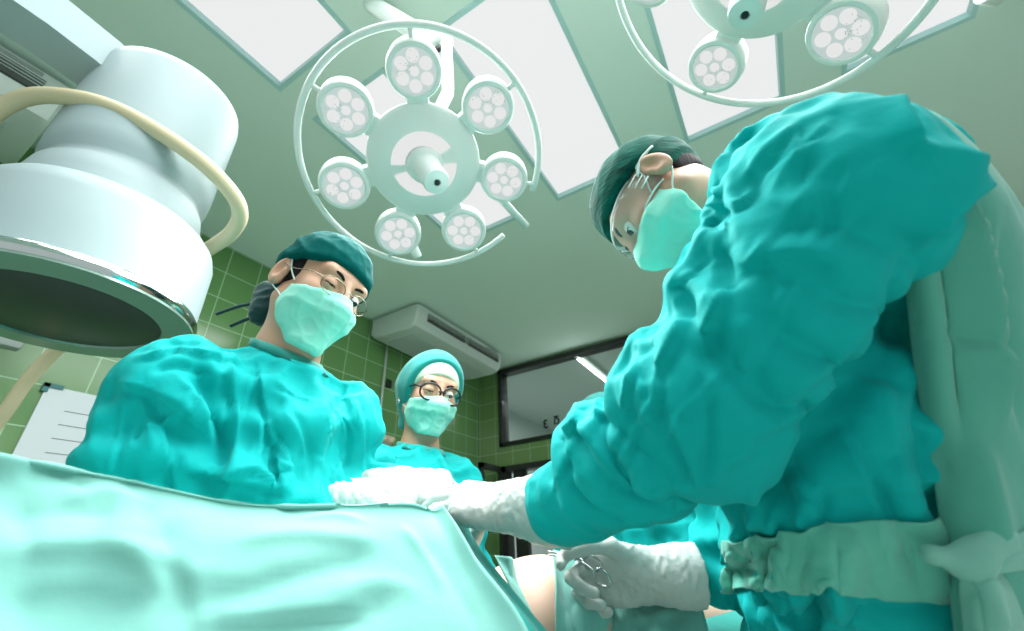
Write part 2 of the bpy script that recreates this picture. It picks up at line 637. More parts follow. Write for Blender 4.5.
def box_obj(name, boxes, m, parent=None, bev=0.0, auto=None):
    bm = bmesh.new()
    for lo, hi in boxes: bx(bm, lo, hi, bev)
    return bm_obj(name, bm, m, parent, auto=auto if auto is not None else (35 if bev else None))


struct(box_obj('floor', [((XL - .1, YF, -.1), (XR, YB + .1, 0))], M_FLOOR))
struct(box_obj('wall_left', [((XL - .1, YF, 0), (XL, YB + .1, CEIL))], M_TILE_L))
WX0, WX1, WZ0, WZ1 = -2.62, -.97, 2.12, 3.025
DX0, DX1, DZ1 = -2.60, -1.72, 1.91
struct(box_obj('wall_back', [((XL, YB, 0), (DX0, YB + .1, WZ0)), ((DX0, YB, DZ1), (DX1, YB + .1, WZ0)), ((DX1, YB, 0), (XR, YB + .1, WZ0)),
                             ((XL, YB, WZ0), (WX0, YB + .1, WZ1)), ((WX1, YB, WZ0), (XR, YB + .1, WZ1)), ((XL, YB, WZ1), (XR, YB + .1, CEIL))], M_TILE_B))
# ceiling with openings for the recessed panels
xs = [XL - .1]; ys = [YF]
for x in PANEL_X: xs += [x - PANEL_W / 2, x + PANEL_W / 2]
for y in PANEL_Y: ys += [y - PANEL_L / 2, y + PANEL_L / 2]
xs += [XR]; ys += [YB + .1]
bm = bmesh.new()
vv = [[bm.verts.new((x, y, CEIL)) for y in ys] for x in xs]
for i in range(len(xs) - 1):
    for j in range(len(ys) - 1):
        if i % 2 == 1 and j % 2 == 1: continue
        bm.faces.new((vv[i][j], vv[i][j + 1], vv[i + 1][j + 1], vv[i + 1][j]))
r = bmesh.ops.extrude_face_region(bm, geom=list(bm.faces))
for v in [g for g in r['geom'] if isinstance(g, bmesh.types.BMVert)]: v.co.z += .1
struct(bm_obj('ceiling', bm, M_CEIL))
col_names = ('leftmost', 'second', 'third', 'fourth')
for i, x in enumerate(PANEL_X):
    for j, y in enumerate(PANEL_Y):
        t = empty('ceiling_light', (x, y, CEIL), 'recessed white ceiling light panel in the %s column from the green side wall, %s row' %
                  (col_names[i], ('overhead', 'far')[j]), 'ceiling light', 'recessed ceiling light panels')
        a, b = PANEL_W / 2, PANEL_L / 2
        box_obj('frame', [((x - a, y - b, CEIL - .004), (x - a + .022, y + b, CEIL + .055)), ((x + a - .022, y - b, CEIL - .004), (x + a, y + b, CEIL + .055)),
                          ((x - a + .022, y - b, CEIL - .004), (x + a - .022, y - b + .022, CEIL + .055)), ((x - a + .022, y + b - .022, CEIL - .004), (x + a - .022, y + b, CEIL + .055))], M_TROF, t)
        box_obj('diffuser', [((x - a + .01, y - b + .01, CEIL + .03), (x + a - .01, y + b - .01, CEIL + .045))], M_PANEL, t)

# observation window, its lettering, the room behind it
fw = .055
win = box_obj('window_1', [((WX0, YB - .03, WZ0), (WX0 + fw, YB + .11, WZ1)), ((WX1 - fw, YB - .03, WZ0), (WX1, YB + .11, WZ1)),
                           ((WX0, YB - .03, WZ0), (WX1, YB + .11, WZ0 + fw * .8)), ((WX0, YB - .03, WZ1 - fw), (WX1, YB + .11, WZ1))], M_DARKF, bev=.006)
struct(win)
g = box_obj('window_pane', [((WX0 + .03, YB + .04, WZ0 + .03), (WX1 - .03, YB + .046, WZ1 - .03))], M_GLASS, win)


def on_plane_y(px, py, y):
    d = P(px, py, 1.0) - EYE
    return EYE + d * (y - EYE[1]) / d[1]


def on_plane_z(px, py, z):
    d = P(px, py, 1.0) - EYE
    return EYE + d * (z - EYE[2]) / d[2]


def on_plane_x(px, py, x):
    d = P(px, py, 1.0) - EYE
    return EYE + d * (x - EYE[0]) / d[0]


for ch, px, py, sz in (('3', 545.5, 424.5, .125), ('\u0e14\u0e34', 556.5, 420.5, .12)):
    q = on_plane_y(px, py, YB + .034)
    text_mesh('lettering', ch, sz, M_BLACK, Matrix.Translation(q) @ Matrix.Rotation(math.radians(90), 4, 'X'), win, .001, mirror=True)
struct(box_obj('wall_beyond', [((XL - .6, YB + .1, 0), (XL - .5, 9.1, CEIL)), ((.6, YB + .1, 0), (.7, 9.1, CEIL)), ((XL - .6, 9.0, 0), (.7, 9.1, CEIL))], M_NEXT))
struct(box_obj('ceiling_beyond', [((XL - .6, YB + .1, CEIL), (.7, 9.1, CEIL + .1))], M_NEXT))
struct(box_obj('floor_beyond', [((XL - .6, YB + .1, -.1), (.7, 9.1, 0))], M_FLOOR))
q0 = on_plane_z(576, 355, CEIL - .07)
t = empty('tube_light', (q0[0], q0[1], CEIL), 'bare fluorescent tube light on the ceiling seen through the dark framed window', 'ceiling light')
box_obj('batten', [((q0[0] - .035, q0[1], CEIL - .05), (q0[0] + .035, q0[1] + 1.25, CEIL))], M_LAMPW, t, .004)
tube_obj('tube', [(q0[0] + .0, q0[1] + .03, CEIL - .075), (q0[0], q0[1] + 1.22, CEIL - .075)], .015, M_TUBE, t)
box_obj('end_cap', [((q0[0] - .02, q0[1], CEIL - .095), (q0[0] + .02, q0[1] + .03, CEIL - .05))], M_GREY, t)
box_obj('end_cap', [((q0[0] - .02, q0[1] + 1.22, CEIL - .095), (q0[0] + .02, q0[1] + 1.25, CEIL - .05))], M_GREY, t)
area_light('tube_lamp', (q0[0], q0[1] + .6, CEIL - .097), .035, 1.1, 60, (.95, 1, 1))

# doorway with a dark frame and a half leaf standing open
df = box_obj('door_1', [((DX0, YB - .02, 0), (DX0 + .05, YB + .11, DZ1)), ((DX1 - .05, YB - .02, 0), (DX1, YB + .11, DZ1)), ((DX0, YB - .02, DZ1 - .06), (DX1, YB + .11, DZ1)),
                        ((DX0 + .12, YB + .02, 0), (DX0 + .26, YB + .08, DZ1 - .05))], M_DARKF)
struct(df)
lf = box_obj('door_leaf', [((DX0 - .015, YB - .44, .02), (DX0 + .025, YB - .385, DZ1 - .01)), ((DX0 - .015, YB - .075, .02), (DX0 + .025, YB - .02, DZ1 - .01)),
                           ((DX0 - .015, YB - .44, DZ1 - .065), (DX0 + .025, YB - .02, DZ1 - .01)), ((DX0 - .015, YB - .44, .02), (DX0 + .025, YB - .02, .14))], M_DARKF, df)
box_obj('door_pane', [((DX0 + .002, YB - .4, .1), (DX0 + .008, YB - .06, DZ1 - .05))], M_GLASS, lf)

# conduit, switch plate and the gas outlet on the side wall
px_, = (XL + .02,)
pipe = tube_obj('wall_conduit', [(px_, 2.645, 2.86), (px_, 2.645, 1.2)], .011, M_AC)
tag(pipe, 'thin pale vertical conduit running down the green tiled side wall', 'pipe')
q = on_plane_x(388, 384, XL)
sw = box_obj('wall_switch', [((XL, q[1] - .03, q[2] - .04), (XL + .02, q[1] + .03, q[2] + .04))], M_DARKF, bev=.004)
tag(sw, 'small dark plate on the green tiles beside the pale conduit', 'switch')
q = on_plane_x(382, 437, XL + .06)
out = box_obj('wall_outlet', [((XL, q[1] - .16, q[2] - .06), (XL + .06, q[1] + .12, q[2] + .03))], M_AC, bev=.01)
tag(out, 'pale grey outlet box at the foot of the conduit on the side wall', 'outlet')
for dy in (-.09, .0, .08):
    bm = bmesh.new()
    lathe(bm, [(0, .06), (.018, .06), (.022, .045), (.03, .04), (.03, 0)], 16, z_frame((XL + .06, q[1] + dy, q[2] - .015), (1, 0, 0)))
    bm_obj('knob', bm, mat('outlet_peach', srgb(226, 196, 172), .5), out, smooth=True)


# ------------------------------------------------------------------ air conditioners
def aircon(y0, y1, label):
    t = empty('air_conditioner', (XL + .3, (y0 + y1) / 2, CEIL - .25), label, 'air conditioner', 'ceiling air conditioners along the side wall')
    z1 = CEIL - .02
    prof = [(XL + .02, z1), (XL + .57, z1), (XL + .60, z1 - .015), (XL + .60, z1 - .05), (XL + .585, z1 - .15), (XL + .55, z1 - .20),
            (XL + .48, z1 - .222), (XL + .2, z1 - .215), (XL + .06, z1 - .19), (XL + .02, z1 - .15)]
    bm = bmesh.new()
    n = len(prof); rings = []
    for (y, s) in ((y0, .93), (y0 + .012, .985), (y0 + .035, 1), (y1 - .035, 1), (y1 - .012, .985), (y1, .93)):
        cx, cz = XL + .31, z1 - .1
        rings.append([bm.verts.new((cx + (a - cx) * s, y, cz + (b - cz) * s)) for a, b in prof])
    for a, b in zip(rings[:-1], rings[1:]):
        for k in range(n): bm.faces.new((a[k], a[(k + 1) % n], b[(k + 1) % n], b[k]))
    bm.faces.new(rings[0]); bm.faces.new(rings[-1])
    bm_obj('housing', bm, M_AC, t, auto=32)
    # outlet slot on the room side: dark recess with slats
    def fx(z): return XL + .60 - max(0, (z1 - .05 - z)) * .15
    g0, g1 = y0 + .13, y1 - .08
    mid = (g0 + g1) / 2
    bm = bmesh.new()
    for a, b in ((g0, mid - .025), (mid + .025, g1)):
        bx(bm, (fx(z1 - .1) - .012, a, z1 - .13), (fx(z1 - .1) + .012, b, z1 - .055), .003)
    o = bm_obj('outlet_recess', bm, M_ACD, t)
    bm = bmesh.new()
    for z in (z1 - .115, z1 - .1, z1 - .085, z1 - .07):
        bx(bm, (fx(z) - .002, g0, z - .0016), (fx(z) + .014, g1, z + .0016))
    bm_obj('slat', bm, M_AC, t)
    bm = bmesh.new()
    k = g0 + .05
    while k < g1 - .02:
        bx(bm, (fx(z1 - .09) - .002, k - .002, z1 - .128), (fx(z1 - .09) + .012, k + .002, z1 - .056)); k += .075
    bm_obj('vane', bm, M_ACD, t)
    box_obj('control_strip', [((fx(z1 - .035) - .01, y1 - .3, z1 - .045), (fx(z1 - .035) + .004, y1 - .1, z1 - .025))], M_GREY, t, .002)
    # inlet grille on the underside
    bm = bmesh.new()
    for k in range(14):
        bx(bm, (XL + .14 + k * .022, y0 + .1, z1 - .226), (XL + .15 + k * .022, y1 - .1, z1 - .214))
    bm_obj('inlet_grille', bm, M_AC, t)
    box_obj('mount', [((XL, y0 + .2, z1 - .06), (XL + .03, y1 - .2, z1 + .02))], M_GREY, t)
    return t


aircon(2.42, 3.78, 'pale slim air conditioner hung at the ceiling above the nurse in glasses')
aircon(-1.33, .07, 'pale air conditioner at the ceiling partly hidden behind the white drum and hose')

# ------------------------------------------------------------------ x-ray image intensifier on its C-arm
DC = A3(-1.165, .198, 0)


def at_dc(z): return Matrix.Translation((DC[0], DC[1], z))


xr = empty('image_intensifier', (DC[0], DC[1], 0), 'large white x-ray drum with dark round face hanging above the left surgeon', 'x-ray machine')
bm = bmesh.new()
lathe(bm, [(0, 2.215), (.10, 2.213), (.143, 2.205), (.158, 2.188), (.163, 2.16), (.163, 1.90), (.160, 1.862), (.150, 1.850), (.150, 1.832), (.160, 1.820), (.168, 1.78), (.17, 1.70), (0, 1.70)], 96, at_dc(0))
bm_obj('housing', bm, M_WHITE, xr, auto=40)
bm = bmesh.new()
lathe(bm, [(.16, 1.742), (.176, 1.742), (.196, 1.735), (.211, 1.715), (.218, 1.69), (.2195, 1.60), (.2195, 1.545), (.16, 1.545)], 96, at_dc(0))
bm_obj('collar', bm, M_WHITE, xr, auto=40)
bm = bmesh.new()
lathe(bm, [(.19, 1.548), (.221, 1.548), (.2255, 1.540), (.2255, 1.530), (.2225, 1.523), (.19, 1.523)], 96, at_dc(0))
bm_obj('rim', bm, M_CHROME, xr, auto=40)
bm = bmesh.new()
lathe(bm, [(.15, 1.535), (.222, 1.526), (.222, 1.518), (.165, 1.5165), (.162, 1.522), (.15, 1.523)], 96, at_dc(0))
bm_obj('face_ring', bm, mat('face_ring_grey', srgb(150, 172, 164), .25, metal=.4), xr, auto=40)
bm = bmesh.new()
lathe(bm, [(0, 1.535), (.163, 1.535), (.163, 1.522), (.155, 1.5185), (0, 1.5165)], 96, at_dc(0))
bm_obj('detector_window', bm, M_DET, xr, auto=40)
hose = [P(-110, 330, 1.02), P(-80, 200, .97), P(-22, 128, .95), P(18, 100, .955), P(60, 96, .96), P(110, 107, .97), P(160, 133, .985), P(205, 165, 1.0),
        P(233, 195, 1.03), P(240, 215, 1.06), P(232, 232, 1.09), P(215, 245, 1.12), P(196, 256, 1.15), P(160, 275, 1.2), P(110, 310, 1.3), P(62, 345, 1.30), P(28, 380, 1.26), P(5, 412, 1.22), P(-40, 470, 1.15)]
tube_obj('hose', catmull(hose, 8), .0178, M_CABLE, xr, 16)
# the C-arm that carries it: arc, carriage and wheeled base beside the table's head
arc = []
for k in range(25):
    a = math.radians(100 + 190 * k / 24)
    arc.append((DC[0] - .02, DC[1] - .62 + .0 + .80 * math.cos(a - math.radians(60)) * .95 + .0, 1.28 + .98 * math.sin(a - math.radians(60))))
bm = bmesh.new()
prev = None
for k in range(33):
    a = math.radians(68 + 200 * k / 32)
    c, s = math.cos(a), math.sin(a)
    ctr = Vector((DC[0], DC[1] - .30, 1.30)); rr = (.82, .92)
    ring = [bm.verts.new(ctr + Vector((dx, c * r0, s * r0))) for dx, r0 in ((-.055, rr[0]), (.055, rr[0]), (.055, rr[1]), (-.055, rr[1]))]
    if prev:
        for i in range(4): bm.faces.new((prev[i], prev[(i + 1) % 4], ring[(i + 1) % 4], ring[i]))
    else: bm.faces.new(ring)
    prev = ring
bm.faces.new(prev)
bm_obj('arc_arm', bm, M_WHITE, xr, auto=40)
box_obj('arm_bracket', [((DC[0] - .07, DC[1] - .08, 2.1), (DC[0] + .07, DC[1] + .08, 2.22))], M_WHITE, xr, .01)
box_obj('carriage', [((DC[0] - .12, DC[1] - 1.5, .15), (DC[0] + .12, DC[1] - 1.16, 1.45)), ((DC[0] - .35, DC[1] - 1.75, .12), (DC[0] + .35, DC[1] - 1.0, .28))], M_WHITE, xr, .02)
for sx in (-.3, .3):
    for sy in (-1.7, -1.05):
        bm = bmesh.new()
        lathe(bm, [(0, -.02), (.055, -.02), (.062, -.01), (.062, .01), (.055, .02), (0, .02)], 20, z_frame((DC[0] + sx, DC[1] + sy, .062), (1, 0, 0)))
        bm_obj('caster', bm, M_BLACK, xr, auto=40)
        box_obj('caster_fork', [((DC[0] + sx - .03, DC[1] + sy - .02, .06), (DC[0] + sx + .03, DC[1] + sy + .02, .13))], M_GREY, xr)
mon = empty('monitor', (XL + .35, .1, 1.6), 'edge of a grey screen on the side wall under the white drum', 'monitor')
qa = on_plane_x(24, 345, XL + .3)
box_obj('screen_case', [((XL + .24, qa[1] - .6, qa[2] - .02), (XL + .3, qa[1], qa[2] + .4))], M_GREY, mon, .01)
box_obj('wall_bracket', [((XL, qa[1] - .4, qa[2] + .1), (XL + .24, qa[1] - .3, qa[2] + .2))], M_DARKF, mon)

# notice on the wall
q = on_plane_x(46, 386, XL); q2 = on_plane_x(94, 392, XL)
nt_ = empty('wall_notice', (XL, q[1], q[2]), 'white sheet with thin rules on the tiled wall behind the left surgeon, under the drum', 'notice')
yA, yB_, zT = q[1], q[1] + .30, q[2]
box_obj('sheet', [((XL, yA, zT - .46), (XL + .012, yB_, zT))], M_PAPER, nt_)
bm = bmesh.new()
for k in range(6): bx(bm, (XL + .012, yA + .1, zT - .1 - k * .065), (XL + .0128, yB_ - .02, zT - .103 - k * .065))
bm_obj('ruled_lines', bm, M_INK, nt_)
box_obj('clip', [((XL, yA - .012, zT - .03), (XL + .02, yA + .01, zT + .012)), ((XL, yA - .012, zT - .006), (XL + .02, yA + .06, zT + .012))], mat('clip_teal', srgb(20, 110, 110), .4), nt_)


# ------------------------------------------------------------------ surgical lamps
def surgical_lamp(ctr, n, R, hint, pod_a0, gap, label, power, bars=(), pods=7):
    """n points from the lamp head to the patient; pod_a0 and gap are angles about n"""
    n = unit(n)
    x = unit(np.cross(n, CAM_F)); y = np.cross(n, x)
    B = frame_mx(ctr, x, y, n)
    t = empty('surgical_lamp', ctr, label, 'surgical lamp', 'surgical lamps over the table')
    k = R / .38
    # rim handle
    pts = []
    g0, g1 = gap
    for i in range(91):
        a = math.radians(g1 + (g0 + 360 - g1) * i / 90)
        pts.append(B @ Vector((R * math.cos(a), R * math.sin(a), 0)))
    tube_obj('rim_handle', pts, .0105 * k, M_LAMP, t, 12)
    # centre dish
    bm = bmesh.new()
    lathe(bm, [(0, .012), (.10, .012), (.172, .002), (.182, -.008), (.183, -.02), (.172, -.05), (.12, -.085), (0, -.09)], 72, B @ Matrix.Scale(k, 4))
    bm_obj('centre_dish', bm, M_LAMP, t, auto=40)
    bm = bmesh.new()
    for a0, a1 in ((20, 165), (185, 350)):
        lathe(bm, [(.060, .013), (.062, .017), (.102, .017), (.104, .013)], 30, B @ Matrix.Scale(k, 4), a0=math.radians(a0), a1=math.radians(a1))
    bm_obj('light_ring', bm, M_LED, t)
    Hx = Matrix.Translation(Vector(ctr)) @ Matrix.Rotation(math.radians(13), 4, Vector(np.cross(n, CAM_R)).normalized()) @ Matrix.Translation(-Vector(ctr)) @ B
    bm = bmesh.new()
    lathe(bm, [(0, .012), (.058, .012), (.058, .026), (.053, .034), (.046, .038), (.042, .055), (.040, .158), (.036, .172), (.011, .177), (.0095, .173), (0, .170)], 40, Hx @ Matrix.Scale(k, 4))
    hd = bm_obj('centre_handle', bm, M_LAMPW, t, auto=40)
    bm = bmesh.new()
    lathe(bm, [(0, .1775), (.008, .1775), (.008, .168), (0, .168)], 16, Hx @ Matrix.Scale(k, 4))
    bm_obj('lens', bm, M_BLACK, hd)
    for sa in (60, 120, 180, 240, 300, 0):
        bm = bmesh.new(); lathe(bm, [(0, .027), (.003, .027), (.003, .02)], 10, Hx @ Matrix.Scale(k, 4) @ Matrix.Translation((.045 * math.cos(math.radians(sa)), .045 * math.sin(math.radians(sa)), 0)))
        bm_obj('screw', bm, M_GREY, hd)
    for i in range(pods):
        a = math.radians(pod_a0 + i * 360 / pods)
        c, s = math.cos(a), math.sin(a)
        tilt = Matrix.Rotation(math.radians(7), 4, Vector((-s, c, 0)))
        L = B @ Matrix.Scale(k, 4) @ Matrix.Translation((.27 * c, .27 * s, 0)) @ tilt.inverted() @ Matrix.Rotation(a, 4, 'Z') @ Matrix.Scale(.85, 4)
        pod = bm_obj('lamp_pod', (lambda b: (lathe(b, [(.074, .018), (.080, .022), (.090, .020), (.094, .012), (.095, -.01), (.092, -.05), (.075, -.085), (.03, -.10), (0, -.10)], 48, L), b)[1])(bmesh.new()), M_LAMP, t, auto=40)
        bm = bmesh.new(); lathe(bm, [(0, .014), (.0745, .014), (.076, .019)], 40, L)
        bm_obj('lens', bm, M_LENS, pod)
        bm = bmesh.new()
        for q in range(7):
            ang = q * math.pi / 3
            o = (0, 0) if q == 6 else (.047 * math.cos(ang), .047 * math.sin(ang))
            rr = .0165 if q == 6 else .0222
            lathe(bm, [(0, .0175), (rr * .7, .017), (rr, .0145)], 18, L @ Matrix.Translation((o[0], o[1], 0)))
        bm_obj('reflector', bm, M_LED, pod)
        bm = bmesh.new()
        for q in range(26):
            ang = random.uniform(-1.2, 1.2) + math.pi * .25; rr = random.uniform(.012, .066)
            lathe(bm, [(0, .0192), (.0014, .019)], 6, L @ Matrix.Translation((rr * math.cos(ang), rr * math.sin(ang), 0)))
        bm_obj('led_chips', bm, mat('chip_grey', srgb(150, 165, 165), .5) if 'chip_grey' not in bpy.data.materials else bpy.data.materials['chip_grey'], pod)
        bm = bmesh.new()
        bx(bm, (-.150, -.040, -.045), (-.08, .040, .004), .008, L)
        bm_obj('bracket', bm, M_LAMP, pod, auto=40)
        tube_obj('rim_strut', [L @ Vector((.088, 0, -.01)), B @ Vector((R * c, R * s, 0))], .0075 * k, M_LAMP, pod, 8)
    for bar in bars:
        tube_obj('grip_bar', [B @ Vector(q) for q in bar], .0125 * k, M_LAMPW, t, 12)
    d = area_light('lamp_glow', tuple(B @ Vector((0, 0, .19 * k))), .62 * k, .62 * k, power, (.97, 1, .98), tuple(n), None, 'DISK')
    d.data.spread = math.radians(130)
    return t, B, k


LN1 = A3(.293, -.271, -.917)
LC1 = A3(-1.8965, 1.9274, 2.9805) * .38 + EYE
def ang_bar(a, r, z=0): return (r * math.cos(math.radians(a)), r * math.sin(math.radians(a)), z)
lamp1, B1, k1 = surgical_lamp(LC1, LN1, .38, None, 78.2, (-58, -28), 'round surgical lamp with all seven light pods over the left surgeon', 13,
                              bars=[(ang_bar(-24, .17, -.02), ang_bar(-47, .43, -.01))])
# spring arm and yoke behind the first lamp head
top1 = P(395, -10, 1.75); top1[2] = 2.62
yk = [B1 @ Vector(ang_bar(-125, .20, -.06)), B1 @ Vector(ang_bar(-118, .33, -.10)), B1 @ Vector(ang_bar(-112, .40, -.09))]
bm = bmesh.new()
for q0_, q1_ in zip(yk[:-1], yk[1:]): tube(bm, [q0_, q1_], .02, 14)
bm_obj('yoke', bm, M_LAMPW, lamp1, auto=40)
bm = bmesh.new()
a_ = Vector(P(446, 40, 1.62)); b_ = Vector(P(448, 92, 1.55))
tube(bm, [a_, b_], .022, 14); bm_obj('yoke', bm, M_LAMPW, lamp1, auto=40)
bm = bmesh.new(); tube(bm, [Vector(P(448, 92, 1.55)), B1 @ Vector((.02, .05, -.08))], .022, 14); bm_obj('yoke', bm, M_LAMPW, lamp1, auto=40)
j = Vector(P(437, 44, 1.66))
tube_obj('spring_arm', [a_, j, Vector(P(345, -12, 1.85)), Vector(P(200, -120, 2.0))], .034, M_LAMPW, lamp1, 16)
e_ = Vector(P(200, -120, 2.0))
tube_obj('ceiling_post', [e_, Vector((e_.x, e_.y, CEIL))], .05, M_LAMPW, lamp1, 20)
bm = bmesh.new(); bx(bm, (-.012, -.008, -.012), (.012, .008, .012), .002, Matrix.Translation(P(438, 49, 1.6)))
bm_obj('lock_screw', bm, M_DARKF, lamp1)

LN2 = A3(-.556, -.1595, -.8157)
LC2 = A3(.7661, 2.0444, 3.2635) * .37 + EYE
lamp2, B2, k2 = surgical_lamp(LC2, LN2, .37, None, -75, (100, 128), 'second round surgical lamp cut by the top edge above the right surgeon', 7, pods=5)
tube_obj('yoke', [B2 @ Vector((.0, .0, -.09)), B2 @ Vector((.0, .0, -.22)), B2 @ Vector((.30, .0, -.24))], .03, M_LAMPW, lamp2, 14)
e2 = B2 @ Vector((.30, .0, -.24))
tube_obj('ceiling_post', [e2, Vector((e2.x, e2.y, CEIL))], .045, M_LAMPW, lamp2, 18)
q = P(985, -6, 1.75)
cv = bm_obj('ceiling_camera', (lambda b: (lathe(b, [(0, .10), (.03, .10), (.036, .09), (.036, 0), (.03, -.01), (0, -.01)], 24, z_frame(q, P(1010, -2, 1.8) - q)), b)[1])(bmesh.new()), M_LAMPW, lamp2, auto=40)


# ------------------------------------------------------------------ people: materials
def cloth(name, c, vary=.06, bump=.26, scale=24, sheen=.25, rough=.75, spec=.3):
    return mat(name, c, rough, spec=spec, vary=vary, vary_scale=9, bump=bump, bump_scale=scale, sheen=sheen, detail=6)


M_GOWN = cloth('gown_teal', srgb(0, 174, 174), sheen=.03, spec=.15)
M_GOWN2 = cloth('gown_teal_scrub', srgb(4, 160, 160), sheen=.03, spec=.15)
M_GOWNB = cloth('gown_reverse', srgb(112, 184, 166))
M_GOWNK = cloth('gown_neckband', srgb(52, 148, 138))
M_MINT = cloth('drape_mint', srgb(126, 190, 181), bump=.15)
M_TEALDR = cloth('drape_teal', srgb(30, 160, 152), bump=.2)
M_CAP = cloth('cap_green', srgb(0, 84, 82), sheen=.0, spec=.05)
M_CAPT = cloth('cap_teal', srgb(24, 146, 140))
M_CAPP = mat('cap_print', srgb(8, 78, 68), .75, vary=.95, vary_scale=26, bump=.2, stretch=(1, 1, 3), detail=2, spec=.08)
M_CAPDK = cloth('cap_tail', srgb(14, 60, 60))
M_BAND = cloth('cap_band_cream', srgb(214, 228, 204))
M_MASK = cloth('mask_mint', srgb(142, 222, 204), bump=.12, scale=60)
M_MASKW = mat('mask_loop', srgb(226, 236, 232), .6)
M_GLOVE = mat('glove_latex', srgb(192, 196, 192), .42, sss=.15, bump=.12, bump_scale=70, vary=.02)
M_SKIN = mat('skin', srgb(196, 150, 124), .5, sss=.12, vary=.05, vary_scale=30, bump=.05, bump_scale=300)
M_SKINP = mat('skin_pale', srgb(228, 188, 168), .5, sss=.15, vary=.05, vary_scale=25, bump=.05, bump_scale=300)
M_TROUS = cloth('trousers_teal', srgb(20, 120, 122))
M_HAIR = mat('hair_dark', srgb(26, 22, 22), .7, spec=.15, bump=.4, bump_scale=90, stretch=(1, 1, .2))
M_EYEW = mat('eye_white', srgb(226, 222, 216), .15)
M_IRIS = mat('iris_dark', srgb(34, 24, 20), .15)
M_GOLD = mat('spectacle_metal', srgb(150, 140, 124), .25, metal=1.0)
M_LENSG = mat('spectacle_lens', (1, 1, 1), .02, trans=1.0)
M_LENSG.node_tree.nodes['Principled BSDF'].inputs['IOR'].default_value = 1.02
M_GOGGLE = mat('goggle_plastic', (.96, 1, 1), .05, trans=.95)
M_GOGGLE.node_tree.nodes['Principled BSDF'].inputs['IOR'].default_value = 1.12
M_CLOG = mat('clog_white', srgb(210, 214, 214), .4)


class Frame:
    """head frame: origin midway between the ears at eye height, y to the face, z to the crown, x to the person's right"""

    def __init__(s, o, f, u=(0, 0, 1)):
        s.o = np.asarray(o, float); s.y = unit(f)
        s.x = unit(np.cross(s.y, u)); s.z = np.cross(s.x, s.y)
        s.R = np.stack([s.x, s.y, s.z]).astype(np.float32)

    def w(s, *p): return s.o + p[0] * s.x + p[1] * s.y + p[2] * s.z

    def loc(s, p): return (p - s.o.astype(np.float32)) @ s.R.T

    def mx(s, p=(0, 0, 0)): return frame_mx(s.w(*p), s.x, s.y, s.z)


def head_blob(b, F):
    R = F.R
    b.ell(F.w(0, -.012, .032), (.074, .094, .083), R)
    b.ell(F.w(0, .030, -.035), (.059, .060, .076), R, k=.03)
    for sx in (-1, 1):
        b.cap(F.w(.052 * sx, .0, -.055), F.w(.012 * sx, .066, -.098), .018, .017, k=.03)
        b.ell(F.w(.038 * sx, .060, -.028), (.026, .024, .026), R, k=.022)
    b.ell(F.w(0, .068, -.098), (.022, .02, .02), R, k=.025)
    b.cap(F.w(-.040, .074, .026), F.w(.040, .074, .026), .013, k=.022)
    for sx in (-1, 1):
        e = F.w(.032 * sx, .104, -.001)
        b.fn('sub', lambda p, e=e: d_ell(p, e, (.020, .020, .0135), R), .012)
    b.cap(F.w(0, .088, .012), F.w(0, .111, -.032), .0085, .0115, k=.012)
    for sx in (-1, 1):
        b.ell(F.w(.012 * sx, .100, -.037), (.009, .010, .008), R, k=.008)
    b.cap(F.w(-.018, .094, -.066), F.w(.018, .094, -.066), .006, k=.01)
    b.cap(F.w(-.015, .092, -.076), F.w(.015, .092, -.076), .007, k=.01)
    for sx in (-1, 1):
        # eyelids over the eyeball, open by a narrow slit
        for zc, up in ((-.0022, 1), (-.0056, -1)):
            e = F.w(.032 * sx, .0775, 0)
            def lid(p, e=e, zc=zc, up=up):
                q = F.loc(p) - np.array([.032 * sx, .0775, 0], np.float32)
                return np.maximum(np.linalg.norm(q, axis=1) - .0152, (zc - q[:, 2]) if up > 0 else (q[:, 2] - zc))
            b.fn('add', lid, .002)
        # ear: rim, bowl and lobe
        ax = unit(sx * .94 * F.x + .30 * F.y); ay = unit(F.y * .97 - sx * .3 * F.x - .12 * F.z); ay = unit(ay - ax * (ay @ ax)); az = np.cross(ax, ay)
        RE = np.stack([ax, ay, az]).astype(np.float32)
        c0 = F.w(.080 * sx, -.016, -.008)
        b.ell(c0, (.0085, .0195, .032), RE, k=.006)
        b.ell(c0 - .019 * F.z + .006 * F.y, (.007, .010, .012), RE, k=.006)
        cs = c0 + ax * .009 + .002 * F.y + .003 * F.z
        b.fn('sub', lambda p, cs=cs, RE=RE: d_ell(p, cs, (.0085, .0115, .020), RE), .004)
        b.ell(c0 + ay * .012 - F.z * .001 + ax * .002, (.005, .004, .007), RE, k=.004)
    return b


def obj_surface(name, blob, h, m, parent, post=None, lo=None, hi=None, rel=1, C=4):
    V, F_ = surface(blob, blob.lo if lo is None else lo, blob.hi if hi is None else hi, h, C)
    V = relax(V, F_, rel)
    if post: V = post(V, F_)
    return mesh_np(name, V, F_, m, parent)


